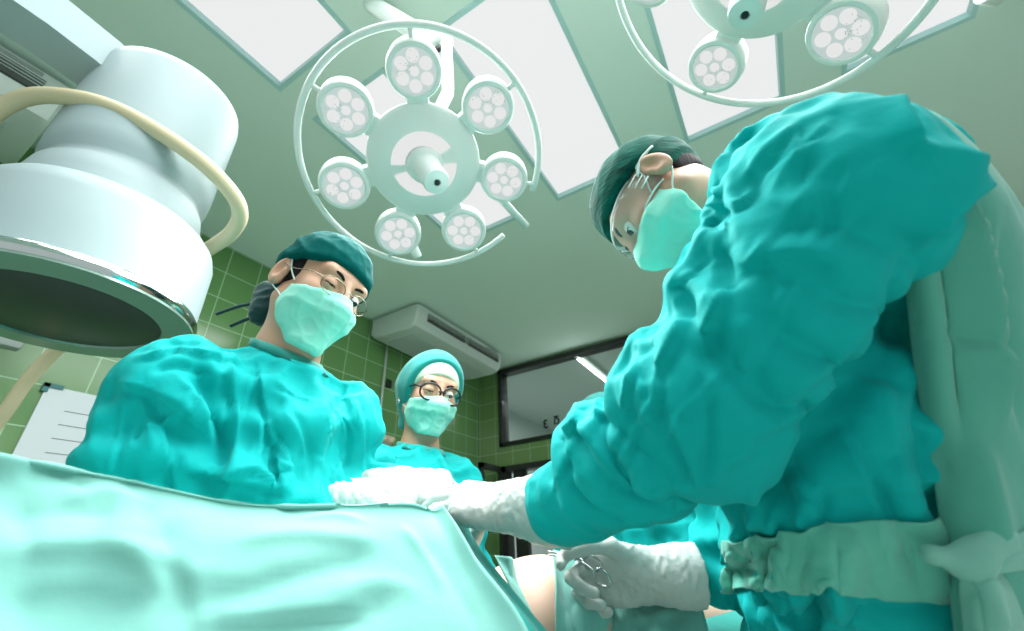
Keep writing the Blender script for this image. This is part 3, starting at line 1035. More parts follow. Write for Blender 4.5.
def fold_noise(V, N, fields):
    """directional cloth creases: (axis point, axis point, reach, height, pitch along, pitch around, seed)"""
    off = np.zeros(len(V))
    for a, b_, reach, amp, pa, pc, seed in fields:
        a = np.asarray(a, float); ba = np.asarray(b_, float) - a; L = np.linalg.norm(ba); t_ = ba / L
        s1 = unit(np.cross(t_, (0.31, .2, .93))); s2 = np.cross(t_, s1)
        q = V - a; al = q @ t_; c1 = q @ s1; c2 = q @ s2
        d = np.linalg.norm(q - np.clip(al, 0, L)[:, None] * t_, axis=1)
        w = np.clip(1.6 - d / reach, 0, 1)
        ix = np.where(w > 0)[0]
        if not len(ix): continue
        p = np.stack([al[ix] / pa, c1[ix] / pc, c2[ix] / pc], 1) + seed * 7.31
        wrp = np.stack([perlin(p * .7 + 11.3), perlin(p * .7 + 31.7), perlin(p * .7 + 57.1)], 1) * .9
        r = 1 - np.clip(np.abs(perlin(p + wrp)) * 5, 0, 1); r2 = 1 - np.clip(np.abs(perlin((p + wrp) * 1.7 + 5.5)) * 4.5, 0, 1)
        lowf = perlin(p * .6 + 3.3)
        off[ix] += amp * w[ix] * (r ** 1.5 - .7 * r2 ** 1.5 + .8 * lowf)
    return off


def cap_obj(name, F, m, parent, grow=.011, region=None, folds=None, h=.004, extra=None):
    b = Blob()
    b.ell(F.w(0, -.014, .034), (.076 + grow, .096 + grow, .085 + grow), F.R)
    if extra: extra(b)
    b.fn('int', lambda p: region(F.loc(p)), .004)
    def post(V, Fc):
        N = normals(V, Fc); q = F.loc(V.astype(np.float32)).astype(float)
        return V + N * (folds(q) if folds else 0)[:, None] if folds else V
    return obj_surface(name, b, h, m, parent, post)


def mask_obj(F, m, parent, top=.002, drop=0.0, full=1.0, rear=.016, name='face_mask', pleat=None):
    R = F.R; b = Blob()
    b.ell(F.w(0, .028, -.036), (.064, .062, .078), R)
    b.cap(F.w(0, .092, -.012), F.w(0, .100, -.040), .016, .022 * full, k=.03)
    b.cap(F.w(0, .098, -.045), F.w(0, .086, -.098 - drop), .026 * full, .022, k=.03)
    for sx in (-1, 1):
        b.ell(F.w(.034 * sx, .064, -.04), (.032, .026, .040), R, k=.03)
        b.cap(F.w(.045 * sx, .025, -.07), F.w(.012 * sx, .074, -.108 - drop), .020, .018, k=.03)

    def cut(p):
        q = F.loc(p)
        ax = np.abs(q[:, 0])
        zt = top - .002 - np.clip(ax - .012, 0, 1) * .28          # top edge dips towards the cheeks
        yb = rear + np.clip(-.07 - q[:, 2], 0, 1) * .45            # side edge
        zb = -.118 - drop
        d = np.maximum(q[:, 2] - zt, yb - q[:, 1])
        return np.maximum(d, zb - q[:, 2])
    b.fn('int', cut, .003)

    def post(V, Fc):
        N = normals(V, Fc); q = F.loc(V.astype(np.float32)).astype(float)
        off = np.zeros(len(V))
        for z0, amp in ((-.018, .0022), (-.040, .0030), (-.064, .0026)):
            z = q[:, 2] - (z0 + .08 * np.abs(q[:, 0]) * (z0 + .04) * 10)
            off += amp * (np.clip(z / .010, -1, 1) * np.exp(-np.abs(z) / .012))
        p = q / .028 + 3.7
        off += .0022 * perlin(p * .8) + .0016 * (ridged(p * .9 + 4) ** 3 - .2)
        if pleat: off += pleat(q)
        side = np.clip(1 - (q[:, 1] - rear) / .05, 0, 1)
        off += .0008 * side * np.sin(q[:, 2] / .0042)
        return V + N * off[:, None]
    return obj_surface(name, b, .003, m, parent, post)


def eyes(F, parent, look=(0, 1, -.35), brow=True, hair=M_HAIR):
    for sx in (1, -1):
        bm = bmesh.new()
        bmesh.ops.create_uvsphere(bm, u_segments=24, v_segments=16, radius=.0128)
        zf = z_frame(F.w(.032 * sx, .0775, 0), look[0] * F.x + look[1] * F.y + look[2] * F.z)
        for v in bm.verts: v.co = zf @ v.co
        e = bm_obj('eye', bm, M_EYEW, parent, smooth=True)
        bm = bmesh.new(); lathe(bm, [(0, .0133), (.003, .0131), (.0058, .0119), (.006, .011)], 20, zf)
        bm_obj('iris', bm, M_IRIS, e, smooth=True)
        if brow:
            pts = [F.w(sx * x, y, z) for x, y, z in ((.014, .090, .019), (.026, .0895, .0245), (.040, .083, .025), (.052, .071, .019))]
            tube_obj('eyebrow', catmull(pts, 5), [.002, .0026, .003, .0032, .0034, .0034, .0034, .0034, .0032, .003, .0028, .0026, .0024, .002, .0016, .001], hair, parent, 8)
        # lashes along the upper lid
        pts = [F.w(sx * (.032 + .0135 * math.cos(a)), .0775 + .0125 * math.sin(a) + .002, -.0022) for a in np.linspace(.5, 2.6, 9)]
        tube_obj('eyelash', pts, .0009, hair, parent, 5)


def ear_loops(F, parent, top=-.012, bot=-.075, m=M_MASKW, rear=.016):
    for sx in (1, -1):
        pts = [F.w(.066 * sx, rear + .012, top - .008), F.w(.074 * sx, rear - .010, top + .012), F.w(.080 * sx, -.005, .020), F.w(.083 * sx, -.022, .018)]
        tube_obj('mask_loop', catmull(pts, 6), .0016, m, parent, 6)
        pts = [F.w(.056 * sx, rear + .026, bot - .004), F.w(.068 * sx, rear, bot + .020), F.w(.076 * sx, -.012, -.042), F.w(.080 * sx, -.026, -.028)]
        tube_obj('mask_loop', catmull(pts, 6), .0016, m, parent, 6)


def spectacles(F, parent, m, rw=.024, rh=.020, thick=.0014, y=.108, z=-.004, square=2.0, drop=0):
    root = None
    for sx in (1, -1):
        pts = []
        for k in range(40):
            a = 2 * math.pi * k / 40
            c, s = math.cos(a), math.sin(a)
            ex = 2.0 / square
            dx = rw * math.copysign(abs(c) ** ex, c); dz = rh * math.copysign(abs(s) ** ex, s)
            x = sx * .0325 + dx
            pts.append(F.w(x, y - 3.2 * x * x, z + dz))
        o = tube_obj('glasses' if root is None else 'lens_rim', pts, thick, m, parent if root is None else root, 8, closed=True)
        if root is None: root = o
        bm = bmesh.new(); vs = [bm.verts.new(p) for p in pts]; bm.faces.new(vs)
        r_ = bmesh.ops.extrude_face_region(bm, geom=list(bm.faces))
        for v in [g_ for g_ in r_['geom'] if isinstance(g_, bmesh.types.BMVert)]: v.co = Vector(np.array(v.co) - F.y * .0012)
        bm_obj('lens', bm, M_LENSG, root)
        pts = [F.w(sx * (.0325 + rw), y - 3.2 * (.0325 + rw) ** 2, z + rh * .35), F.w(sx * .071, y - .035, z + rh * .5), F.w(sx * .078, .02, z + .008), F.w(sx * .083, -.022, z + .016), F.w(sx * .081, -.036, z + .0)]
        tube_obj('temple', catmull(pts, 6), thick * .95, m, root, 8)
    pts = [F.w(x, y + .001, z + .004 + .003 * math.cos(x / .010 * 1.4)) for x in np.linspace(-.0105, .0105, 7)]
    tube_obj('bridge', pts, thick, m, root, 8)
    return root


def hand_blob(b, W_, f, p, side, curls, spread=(6, 2, -2, -7), thumb=((.55, .75, .35), (.1, .9, .45), (-.1, .9, .5)), s=1.0):
    """W_ wrist, f towards the fingers, p the way the palm faces, side +1 for a right hand"""
    f = unit(f); p = unit(p - f * (p @ f)); l = side * np.cross(f, p)
    k0 = [(.031, .090), (.010, .096), (-.011, .092), (-.031, .083)]
    ln = (.072, .080, .074, .058); rd = (.0098, .0100, .0095, .0085)
    for i, (dx, dy) in enumerate(k0):
        kn = W_ + s * (l * dx + f * dy)
        b.cap(W_ + s * (l * dx * .62 + f * .005), kn, .0165 * s, .0125 * s, k=.016 * s)
    b.ell(W_ + s * (l * .024 + f * .042 + p * .010), (.026 * s, .034 * s, .016 * s), np.stack([l, f, p]).astype(np.float32), k=.014 * s)
    b.ell(W_ + s * (-l * .024 + f * .045 + p * .008), (.017 * s, .036 * s, .014 * s), np.stack([l, f, p]).astype(np.float32), k=.012 * s)
    for i, (dx, dy) in enumerate(k0):
        kn = W_ + s * (l * dx + f * dy)
        a = math.radians(spread[i]); d0 = math.cos(a) * f + math.sin(a) * l
        ang = 0; pos = kn; r0 = rd[i] * s
        for j, fr_ in enumerate((.46, .30, .24)):
            ang += math.radians(curls[i][j])
            d = math.cos(ang) * d0 + math.sin(ang) * p
            nx = pos + d * ln[i] * fr_ * s * 1.05
            b.cap(pos, nx, r0, r0 * (.93 if j < 2 else .84), k=.0035 * s)
            pos = nx; r0 *= .93
    pos = W_ + s * (l * .026 + f * .026 + p * .010)
    for (tl, tf, tp), L, r in zip(thumb, (.045, .034, .028), (.0135, .0112, .0105)):
        d = unit(tl * l + tf * f + tp * p)
        nx = pos + d * L * s
        b.cap(pos, nx, r * s, r * .9 * s, k=.006 * s); pos = nx
    return b


def glove(W_, f, p, side, curls, fore, parent, cuff=.10, name='glove', m=M_GLOVE, wr=.031, **kw):
    b = Blob()
    hand_blob(b, W_, f, p, side, curls, **kw)
    g_ = unit(fore)
    b.cap(W_ + unit(f) * .01, W_ - g_ * cuff * .5, wr * .92, wr * 1.12, k=.02)
    b.cap(W_ - g_ * cuff * .5, W_ - g_ * cuff, wr * 1.12, wr * 1.34, k=.02)
    E_ = W_ - g_ * cuff
    b.fn('int', lambda q: -((q - E_.astype(np.float32)) @ g_.astype(np.float32)), .002)
    def post(V, Fc):
        N = normals(V, Fc)
        off = fold_noise(V, N, [(W_ - g_ * cuff, W_ + unit(f) * .02, .06, .0018, .022, .05, side + 3.0), (W_, W_ + unit(f) * .12, .06, .0010, .02, .02, side + 9.0)])
        return V + N * off[:, None]
    return obj_surface(name, b, .0032, m, parent, post)


def person(label, F, neck, sh, el, wr, hip, torso, parts, gown_r, gown_mat, strokes=(), skin=M_SKIN, hem=.28, h=.016, fields=(), slack=(.06, .026, .05), fine=True, seed=0.0, neck_r=.054, extra=None, arm_in=(1, 1), cut=True, gname='surgical_gown'):
    """sh, el, wr: (right, left) joints; torso: (half width, half depth)"""
    Rs, Ls = sh; foot = A3(hip[0], hip[1], 0)
    root = empty('person', foot, label, 'person')
    rt = unit((Rs - Ls) * A3(1, 1, 0)); up = A3(0, 0, 1); fw_ = np.cross(up, rt)
    mid = (Rs + Ls) / 2
    spine = mid - A3(0, 0, .16)
    RT = np.stack([rt, fw_, up]).astype(np.float32)
    # --- body: head and neck finely, the rest under the gown coarsely, one mesh
    b = head_blob(Blob(), F)
    b.cap(F.w(0, -.020, -.05), neck, .052, neck_r, k=.03)
    b.cap(neck, mid + A3(0, 0, -.02), neck_r, .06, k=.03)
    V1, Q1 = surface(b, b.lo, b.hi, .0023)
    V1 = relax(V1, Q1, 1)
    c = Blob()
    c.ell(spine, (torso[0] - .05, torso[1] - .05, .18), RT)
    c.ell((spine * .4 + hip * .6), (torso[0] - .06, torso[1] - .05, .20), RT, k=.06)
    c.ell(hip, (torso[0] - .05, torso[1] - .05, .14), RT, k=.06)
    c.cap(mid + A3(0, 0, -.02), neck, .055, .05, k=.04)
    for i, sx in ((0, 1), (1, -1)):
        c.cap(mid + A3(0, 0, -.035), sh[i] + A3(0, 0, -.01), .045, .040, k=.05)
        c.chain([sh[i] + A3(0, 0, -.01), el[i], wr[i]], [.042, .032, .022], k=.02)
        th = hip + rt * sx * .085; kn = A3(th[0], th[1], .50) + fw_ * .02; an = A3(th[0], th[1], .09)
        c.chain([th, kn, an], [.085, .058, .040], k=.03)
        c.cap(an + A3(0, 0, -.04) - fw_ * .04, an + A3(0, 0, -.047) + fw_ * .15, .045, .038, k=.02)
    c.fn('int', lambda p: -p[:, 2] + .003, .004)
    V2, Q2 = surface(c, c.lo, c.hi, .011)
    V = np.concatenate([V1, V2]); Q = np.concatenate([Q1, Q2 + len(V1)])
    body = mesh_np('body', V, Q, [skin, M_TROUS, M_CLOG], root)
    cz = V[Q].mean(1)
    mi = np.where(np.arange(len(Q)) < len(Q1), 0, np.where(cz[:, 2] < .1, 2, np.where(cz[:, 2] < hip[2] + .1, 1, 0))).astype(np.int32)
    arm = np.zeros(len(Q), bool)
    body.data.polygons.foreach_set('material_index', mi)
    # --- gown
    g_ = Blob()
    g_.ell(spine, (torso[0], torso[1], .24), RT)
    g_.ell((spine * .45 + hip * .55), (torso[0] * .96, torso[1], .24), RT, k=.08)
    g_.cap(hip, A3(hip[0], hip[1], hem + .1), torso[0] * .92, torso[0] * 1.15, k=.12)
    g_.cap(mid + A3(0, 0, -.03), neck + (F.o - neck) * .0, .085, .064, k=.05)
    for i in (0, 1):
        g_.cap(mid + A3(0, 0, -.035), sh[i], .085, gown_r[0], k=.06)
        g_.chain([sh[i], el[i], wr[i]], [gown_r[0] * arm_in[i], gown_r[1] * arm_in[i], gown_r[2]], k=.045)
    if extra: extra(g_)
    g_.fn('int', lambda p: hem - p[:, 2], .004)
    ntop = neck - unit(F.o - neck) * .004
    ax_ = unit(F.o - neck)
    if cut: g_.fn('int', lambda p: (p - ntop.astype(np.float32)) @ ax_.astype(np.float32) - .02 - .0 * p[:, 2], .012)
    g_.fn('sub', lambda p: d_cap(p, neck - ax_ * .0, F.o, neck_r + .004, neck_r + .006), .008)

    V, Fc = surface(g_, g_.lo, g_.hi, h, 2)
    V = relax(V, Fc, 1)
    V = buckle(V, Fc, slack[0], slack[1] * .38, slack[1], .014, fields=fields, seed=seed, bend=slack[2])
    V, Fc = subdivide(V, Fc)
    V = buckle(V, Fc, slack[0] * .6, .008, .010, .014, iters=70, fields=[(a, b, r_, x * .5, y * .5) for a, b, r_, x, y in fields], seed=seed + 3, bend=.035, seed_amp=.002, seed_freq=26)
    if fine:
        V, Fc = subdivide(V, Fc)
        V = V + normals(V, Fc) * (.0016 * perlin(V * 34 + seed) + .0008 * perlin(V * 80 + seed))[:, None]
    V = sculpt(V, Fc, strokes)
    gown = mesh_np(gname, V, Fc, gown_mat, root)
    return root, body, gown, dict(rt=rt, fw=fw_, mid=mid, spine=spine, RT=RT, ntop=ntop, ax=ax_)


def neckband(gown, inf, parent, m, drop=-.010, width=.014, tilt=.10):
    """bound edge lying on the gown round the neck opening"""
    ax_ = unit(inf['ax'] - inf['fw'] * -tilt)
    o = inf['ntop'] - ax_ * drop
    x = unit(np.cross(ax_, (0.2, 1, .1))); y = np.cross(ax_, x)
    me = gown.data
    co = np.empty(len(me.vertices) * 3); me.vertices.foreach_get('co', co)
    lp = np.empty(len(me.loops), np.int32); me.loops.foreach_get('vertex_index', lp)
    bvh = BVHTree.FromPolygons([Vector(v) for v in co.reshape(-1, 3)], lp.reshape(-1, 4).tolist())
    rr = []; n = 72
    for lev in (-1, 1):
        row = []
        for k in range(n):
            a = 2 * math.pi * k / n; d = math.cos(a) * x + math.sin(a) * y
            st = o + ax_ * lev * width / 2
            h_ = bvh.ray_cast(Vector(st + d * .22), Vector(-d))
            row.append(np.linalg.norm(np.array(h_[0]) - st) if h_[0] is not None else np.nan)
        row = np.array(row); row[row > .12] = np.nan; md_ = np.nanmedian(row) if np.isfinite(row).any() else .075; md_ = min(md_, .085); row[np.isnan(row)] = md_; row = np.clip(row, md_ * .8, md_ * 1.25)
        row = (row * 2 + np.roll(row, 1) + np.roll(row, -1)) / 4
        rr.append(row)
    V = []; F_ = []
    for k in range(n):
        a = 2 * math.pi * k / n; d = math.cos(a) * x + math.sin(a) * y
        lo_ = o - ax_ * width / 2; hi_ = o + ax_ * width / 2
        V += [lo_ + d * (rr[0][k] - .004), lo_ + d * (rr[0][k] + .0022), hi_ + d * (rr[1][k] + .0026), hi_ + ax_ * .003 + d * (rr[1][k] - .001), hi_ + d * (rr[1][k] - .007)]
    for k in range(n):
        k2 = (k + 1) % n
        for q in range(4): F_.append((k * 5 + q, k2 * 5 + q, k2 * 5 + q + 1, k * 5 + q + 1))
    return mesh_np('neckband', np.array(V), np.array(F_), m, parent)


# ------------------------------------------------------------------ left surgeon
F1 = Frame(P(319, 291, .90), (.91, .0, -.38), (0, .16, 1))
NK1 = F1.o + A3(-.050, -.01, -.145)
RS1, LS1 = NK1 + A3(-.03, -.135, -.095), NK1 + A3(-.0, .135, -.088)
EL1 = (NK1 + A3(-.02, -.165, -.33), NK1 + A3(.0, .18, -.33))
WR1 = (P(340, 502, .77), P(385, 490, .84))
HP1 = NK1 + A3(-.12, .02, -.47)
fl1 = [(RS1, EL1[0], .12, .05, .02), (EL1[0], WR1[0], .10, .06, .02), (LS1, EL1[1], .12, .05, .02), (NK1, HP1, .22, .0, .03)]
st1 = [([(258, 362), (266, 410), (280, 470), (285, 500)], .008, .008, (-1, 0)), ([(262, 408), (272, 425), (276, 455)], -.010, .010),
       ([(196, 362), (210, 400), (222, 440), (212, 480)], -.016, .016), ([(178, 375), (202, 412), (214, 450)], .012, .015, (1, .2)), ([(228, 350), (233, 400), (236, 440), (230, 488)], .010, .013, (-1, 0)),
       ([(120, 382), (160, 392), (205, 425)], .010, .014, (0, 1)), ([(150, 372), (175, 366), (212, 372)], -.010, .012), ([(140, 358), (180, 352), (225, 356)], .009, .012, (0, 1)),
       ([(140, 400), (158, 430), (168, 470)], .008, .012, (1, 0)), ([(105, 395), (96, 430), (92, 455)], .006, .012), ([(322, 380), (330, 430), (334, 495)], .005, .005, (1, 0)), ([(342, 385), (348, 430), (346, 490)], -.008, .010),
       ([(355, 400), (362, 430), (362, 470)], .008, .010, (1, 0)), ([(275, 380), (292, 395), (315, 402)], .005, .009, (0, 1)), ([(285, 410), (300, 440), (304, 480)], .006, .012, (1, 0)),
       ([(268, 430), (285, 455), (292, 490)], .006, .010, (1, 0)), ([(190, 470), (240, 480), (290, 492)], .010, .010, (0, 1)), ([(225, 478), (250, 470), (275, 485)], .008, .010, (0, 1))]
r1_ = random.Random(5)
for k in range(22):
    x0, y0 = r1_.uniform(110, 355), r1_.uniform(365, 460); a_ = r1_.gauss(1.7, .4); L_ = r1_.uniform(25, 60)
    dx, dy = math.cos(a_) * L_, math.sin(a_) * L_
    st1.append(([(x0, y0), (x0 + dx * .5 + r1_.uniform(-4, 4), y0 + dy * .5), (x0 + dx, y0 + dy)], r1_.choice((.004, .005, -.005)), r1_.uniform(.005, .008), (r1_.choice((1, -1)), .3)))
p1, b1, g1, i1 = person('surgeon in green tied cap and thin metal spectacles, standing beside the white drum',
                        F1, NK1, (RS1, LS1), EL1, WR1, HP1, (.175, .130), None, (.078, .074, .048), M_GOWN, st1, fields=fl1, neck_r=.056)
neckband(g1, i1, p1, M_GOWNK)
mask_obj(F1, M_MASK, p1, top=-.010, drop=.012)
ear_loops(F1, p1)
eyes(F1, p1, look=(-.1, 1, -.45))
spectacles(F1, p1, M_GOLD, rw=.0235, rh=.0165, thick=.0010, square=2.4, z=-.008)


def reg1(q):
    a = (.024 + .26 * q[:, 1]) - q[:, 2]
    back = np.maximum(q[:, 1] + .032, -.075 - q[:, 2])
    return np.minimum(a, back)


cap_obj('surgical_cap', F1, M_CAP, p1, .012, reg1,
        folds=lambda q: .0045 * (ridged(np.stack([q[:, 0] * 7, q[:, 1] * 9 + q[:, 2] * 6, q[:, 2] * 26 + q[:, 1] * 9], 1)) - .4) + .002 * ridged(q * 38))
kb = Blob()
kb.ell(F1.w(.01, -.118, -.050), (.032, .030, .036), F1.R)
kb.ell(F1.w(.03, -.125, -.035), (.022, .02, .026), F1.R)
kb.ell(F1.w(.022, -.105, -.075), (.024, .024, .03), F1.R)
obj_surface('cap_knot', kb, .004, M_CAPDK, p1, lambda V, Fc: V + normals(V, Fc) * (.004 * ridged(V * 45))[:, None])
for a, b_ in (((.03, -.13, -.06), (.06, -.20, -.115)), ((.0, -.135, -.07), (.03, -.18, -.125))):
    tube_obj('cap_tie', catmull([F1.w(*a), F1.w(*(np.array(a) * .5 + np.array(b_) * .5 + A3(0, 0, .006))), F1.w(*b_)], 6), .004, M_CAPDK, p1, 6)
hb = Blob(); hb.ell(F1.w(0, -.016, .020), (.0775, .092, .085), F1.R)
hb.fn('int', lambda p: (lambda q: np.maximum(np.maximum(q[:, 2] - .055, -.028 - q[:, 2] + np.clip(-q[:, 1], 0, 1) * -.4), q[:, 1] - .030))(F1.loc(p)), .004)
obj_surface('hair', hb, .004, M_HAIR, p1)


# ------------------------------------------------------------------ nurse
F2 = Frame(P(430, 394, 1.32), (.78, -.44, -.24), (.05, .10, 1))
NK2 = F2.o + A3(-.03, .0, -.165)
RS2, LS2 = NK2 + A3(-.03, -.15, -.075), NK2 + A3(.05, .095, -.085)
EL2 = (NK2 + A3(-.02, -.19, -.33), NK2 + A3(.09, .11, -.33))
WR2 = (NK2 + A3(.20, -.12, -.34), NK2 + A3(.24, .0, -.34))
HP2 = NK2 + A3(-.06, .01, -.47)
fl2 = [(RS2, EL2[0], .1, .04, .02), (LS2, EL2[1], .1, .04, .02)]
st2 = [([(395, 440), (402, 470)], -.010, .014), ([(440, 455), (452, 490)], .008, .012)]
p2, b2, g2, i2 = person('nurse in teal hood with cream band and black round glasses, standing behind the first surgeon', F2, NK2, (RS2, LS2), EL2, WR2, HP2,
                        (.165, .120), None, (.070, .066, .048), M_GOWN2, st2, fields=fl2, neck_r=.050, gname='scrub_gown')
neckband(g2, i2, p2, M_GOWNK)
mask_obj(F2, M_MASK, p2, top=-.012, drop=.002)
ear_loops(F2, p2)
eyes(F2, p2, look=(-.1, 1, -.35))
spectacles(F2, p2, M_BLACK, rw=.0285, rh=.0235, thick=.0028, square=2.3, z=-.006)


def reg2(q):
    a = (.052 + .16 * q[:, 1]) - q[:, 2]
    back = np.maximum(q[:, 1] + .016, -.10 - q[:, 2])
    return np.minimum(a, back)


cap_obj('cap_band', F2, M_BAND, p2, .009, lambda q: np.maximum(q[:, 1] - (.014 + 1.15 * (q[:, 2] + .012)), -.03 - q[:, 2]))
cap_obj('surgical_hood', F2, M_CAPT, p2, .019, lambda q: np.maximum(q[:, 1] - (.026 + .42 * (q[:, 2] + .02)), -.115 - q[:, 2]),
        folds=lambda q: .004 * (ridged(np.stack([q[:, 0] * 8, q[:, 1] * 18, q[:, 2] * 9], 1)) - .4),
        extra=lambda b: b.cap(F2.w(0, -.035, .0), F2.w(0, -.040, -.085), .088, .062, k=.04))
hb = Blob(); hb.ell(F2.w(0, -.016, .010), (.076, .090, .085), F2.R)
hb.fn('int', lambda p: (lambda q: np.maximum(np.maximum(q[:, 2] - .04, -.04 - q[:, 2]), q[:, 1] - .012))(F2.loc(p)), .004)
obj_surface('hair', hb, .004, M_HAIR, p2)
for sx in (1,):
    bm = bmesh.new(); bmesh.ops.create_uvsphere(bm, u_segments=10, v_segments=8, radius=.006)
    for v in bm.verts: v.co = Vector(np.array(v.co) + F2.w(.083, -.008, -.042))
    bm_obj('earring', bm, M_STEEL, p2, smooth=True)

# ------------------------------------------------------------------ assistant mostly hidden behind the right surgeon's arm
F4 = Frame(P(606, 431, 1.55), (-.5, -.75, -.5))
NK4 = F4.o + A3(.02, .04, -.16)
RS4, LS4 = NK4 + A3(-.16, .06, -.07), NK4 + A3(.15, -.06, -.07)
EL4 = (NK4 + A3(-.2, .0, -.33), NK4 + A3(.2, -.12, -.33))
WR4 = (NK4 + A3(-.15, -.2, -.36), NK4 + A3(.1, -.28, -.36))
HP4 = NK4 + A3(.05, .08, -.48)
fl4 = [(NK4, HP4, .25, .0, .05), (RS4, EL4[0], .12, .05, .02), (LS4, EL4[1], .12, .05, .02)]
p4, b4, g4, i4 = person('person in teal gown standing hidden behind the bent sleeve of the right surgeon', F4, NK4, (RS4, LS4), EL4, WR4, HP4,
                        (.19, .14), None, (.085, .08, .052), M_GOWN2, (), fields=fl4, fine=False, seed=9.0)
mask_obj(F4, M_MASK, p4, top=-.006)
eyes(F4, p4)
cap_obj('surgical_cap', F4, M_CAPT, p4, .016, lambda q: np.minimum((.042 + .1 * q[:, 1]) - q[:, 2], np.maximum(q[:, 1] + .03, -.07 - q[:, 2])),
        folds=lambda q: .003 * (ridged(q * 20) - .4))

# ------------------------------------------------------------------ right surgeon
F3 = Frame(P(658, 202, .78), (-.62, -.04, -.78), (-.05, .05, 1))
NK3 = F3.o + A3(.115, .045, -.105)
LS3 = P(818, 196, .48)
RS3 = NK3 + A3(-.10, .20, -.07)
EL3 = (NK3 + A3(-.13, .22, -.33), P(695, 392, .50))
WR3 = (P(712, 566, .73), P(562, 496, .62))
HP3 = A3(.10, .92, .93)
fl3 = [(LS3, EL3[1], .13, .03, .015), (EL3[1], WR3[1], .12, .06, .02), (EL3[0], WR3[0], .1, .06, .02), (A3(.09, .92, 1.1), A3(.09, .92, .6), .3, .04, .04)]
st3 = [([(885, 94), (903, 126), (913, 150)], .012, .016, (1, .2)), ([(905, 152), (945, 158), (985, 172)], .012, .018), ([(983, 176), (945, 212), (915, 245)], .014, .018, (.5, .9)),
       ([(773, 110), (740, 140), (712, 171)], .006, .010), ([(800, 122), (765, 150), (740, 185)], .005, .010), ([(835, 118), (800, 150), (770, 196)], .005, .012),
       ([(850, 150), (815, 180), (790, 215)], .004, .012), ([(717, 172), (722, 200), (726, 234)], -.010, .011), ([(682, 171), (704, 180), (724, 196)], .008, .010, (0, 1)),
       ([(690, 196), (735, 206), (756, 188)], .008, .010, (0, 1)), ([(672, 207), (705, 214), (728, 242)], -.009, .011), ([(664, 247), (697, 227), (722, 207)], .009, .011, (.3, 1)),
       ([(657, 276), (682, 293), (697, 318)], -.010, .014), ([(722, 252), (728, 270), (730, 290)], -.009, .010), ([(735, 262), (790, 250), (850, 262)], .007, .018, (0, 1)),
       ([(682, 320), (668, 350), (657, 380)], .009, .013, (1, .3)), ([(722, 290), (708, 325), (697, 356)], .009, .013, (1, .3)), ([(760, 300), (745, 340), (742, 380)], .006, .016, (1, 0)),
       ([(564, 430), (583, 424), (612, 468), (680, 498)], .012, .015, (-.4, 1)), ([(578, 410), (610, 425), (641, 452), (675, 478)], -.010, .014),
       ([(699, 490), (688, 455), (675, 420)], .009, .010, (-1, 0)), ([(711, 385), (709, 430), (704, 486)], -.007, .007), ([(704, 488), (725, 462), (760, 445)], .006, .012),
       ([(651, 388), (660, 430), (690, 480)], -.008, .013), ([(631, 370), (628, 390), (624, 412)], .008, .010, (1, 0)), ([(655, 376), (653, 400), (650, 424)], .008, .010, (1, 0)),
       ([(600, 396), (596, 415), (590, 440)], .008, .010, (1, 0)), ([(556, 420), (562, 450), (575, 480)], -.009, .010), ([(570, 470), (600, 500), (640, 520)], .009, .012, (0, 1)),
       ([(626, 516), (660, 512), (692, 502)], .010, .010, (0, 1)), ([(560, 500), (575, 520), (600, 535)], .006, .010),
       ([(780, 395), (840, 350), (890, 290)], .006, .022, (.3, 1)), ([(730, 440), (790, 415), (850, 365)], .007, .018, (.3, 1)), ([(905, 250), (898, 300), (888, 350)], -.012, .018),
       ([(839, 428), (868, 485), (897, 575)], .009, .009, (1, 0)), ([(926, 395), (932, 456), (956, 545)], -.016, .022), ([(880, 380), (890, 440), (905, 500)], .010, .022), ([(860, 470), (910, 540), (920, 600)], -.008, .016),
       ([(790, 470), (815, 510), (822, 560)], .006, .012)]
rr_ = random.Random(12); st_w = []
for k in range(38):
    x0, y0 = rr_.uniform(712, 858), rr_.uniform(478, 600)
    if y0 < 470 + (x0 - 712) * -.2 + 40 and x0 < 740: y0 += 30
    L_ = rr_.uniform(30, 85); dx = rr_.uniform(-14, 22)
    k_ = ([(x0, y0), (x0 + dx * .3 + rr_.uniform(-7, 7), y0 + L_ * .5), (x0 + dx, y0 + L_)], rr_.choice((-.010, .009, .012)), rr_.uniform(.007, .013))
    st3.append(k_)
    if 520 < y0 + L_ and y0 < 595: st_w.append((k_[0], k_[1] * .6, k_[2]))

for k in range(34):
    t_ = rr_.random(); x0 = 840 - 250 * t_ + rr_.uniform(-70, 70); y0 = 130 + 330 * t_ + rr_.uniform(-50, 40)
    a_ = rr_.gauss(2.25, .35) if t_ < .45 else rr_.gauss(1.75, .4); L_ = rr_.uniform(35, 95)
    dx, dy = math.cos(a_) * L_, math.sin(a_) * L_
    st3.append(([(x0, y0), (x0 + dx * .5 + rr_.uniform(-6, 6), y0 + dy * .5 + rr_.uniform(-4, 4)), (x0 + dx, y0 + dy)], rr_.choice((.0026, .003, .0022, -.003)), rr_.uniform(.006, .010), (rr_.choice((1, -1)), .5)))


def ex3(b):
    b.ell(P(870, 222, .53), (.09, .08, .105), k=.06)                 # gathered cloth over the shoulder blade
    b.cap(P(800, 170, .54), P(890, 158, .54), .062, .046, k=.05)
    b.cap(P(895, 160, .54), P(958, 188, .54), .042, .012, k=.04)
    b.cap(P(756, 184, .58), P(742, 312, .56), .044, .062, k=.03)
    b.cap(P(776, 146, .56), P(748, 180, .58), .036, .042, k=.03)
    b.cap(P(728, 262, .64), P(765, 320, .58), .055, .08, k=.05)
    b.cap(A3(.07, .80, 1.28), A3(.09, .92, .9), .16, .205, k=.06)
    b.chain([LS3, EL3[1], WR3[1]], [.100, .080, .048], k=.022)
    b.cap(P(640, 440, .56), P(605, 440, .58), .060, .055, k=.03)


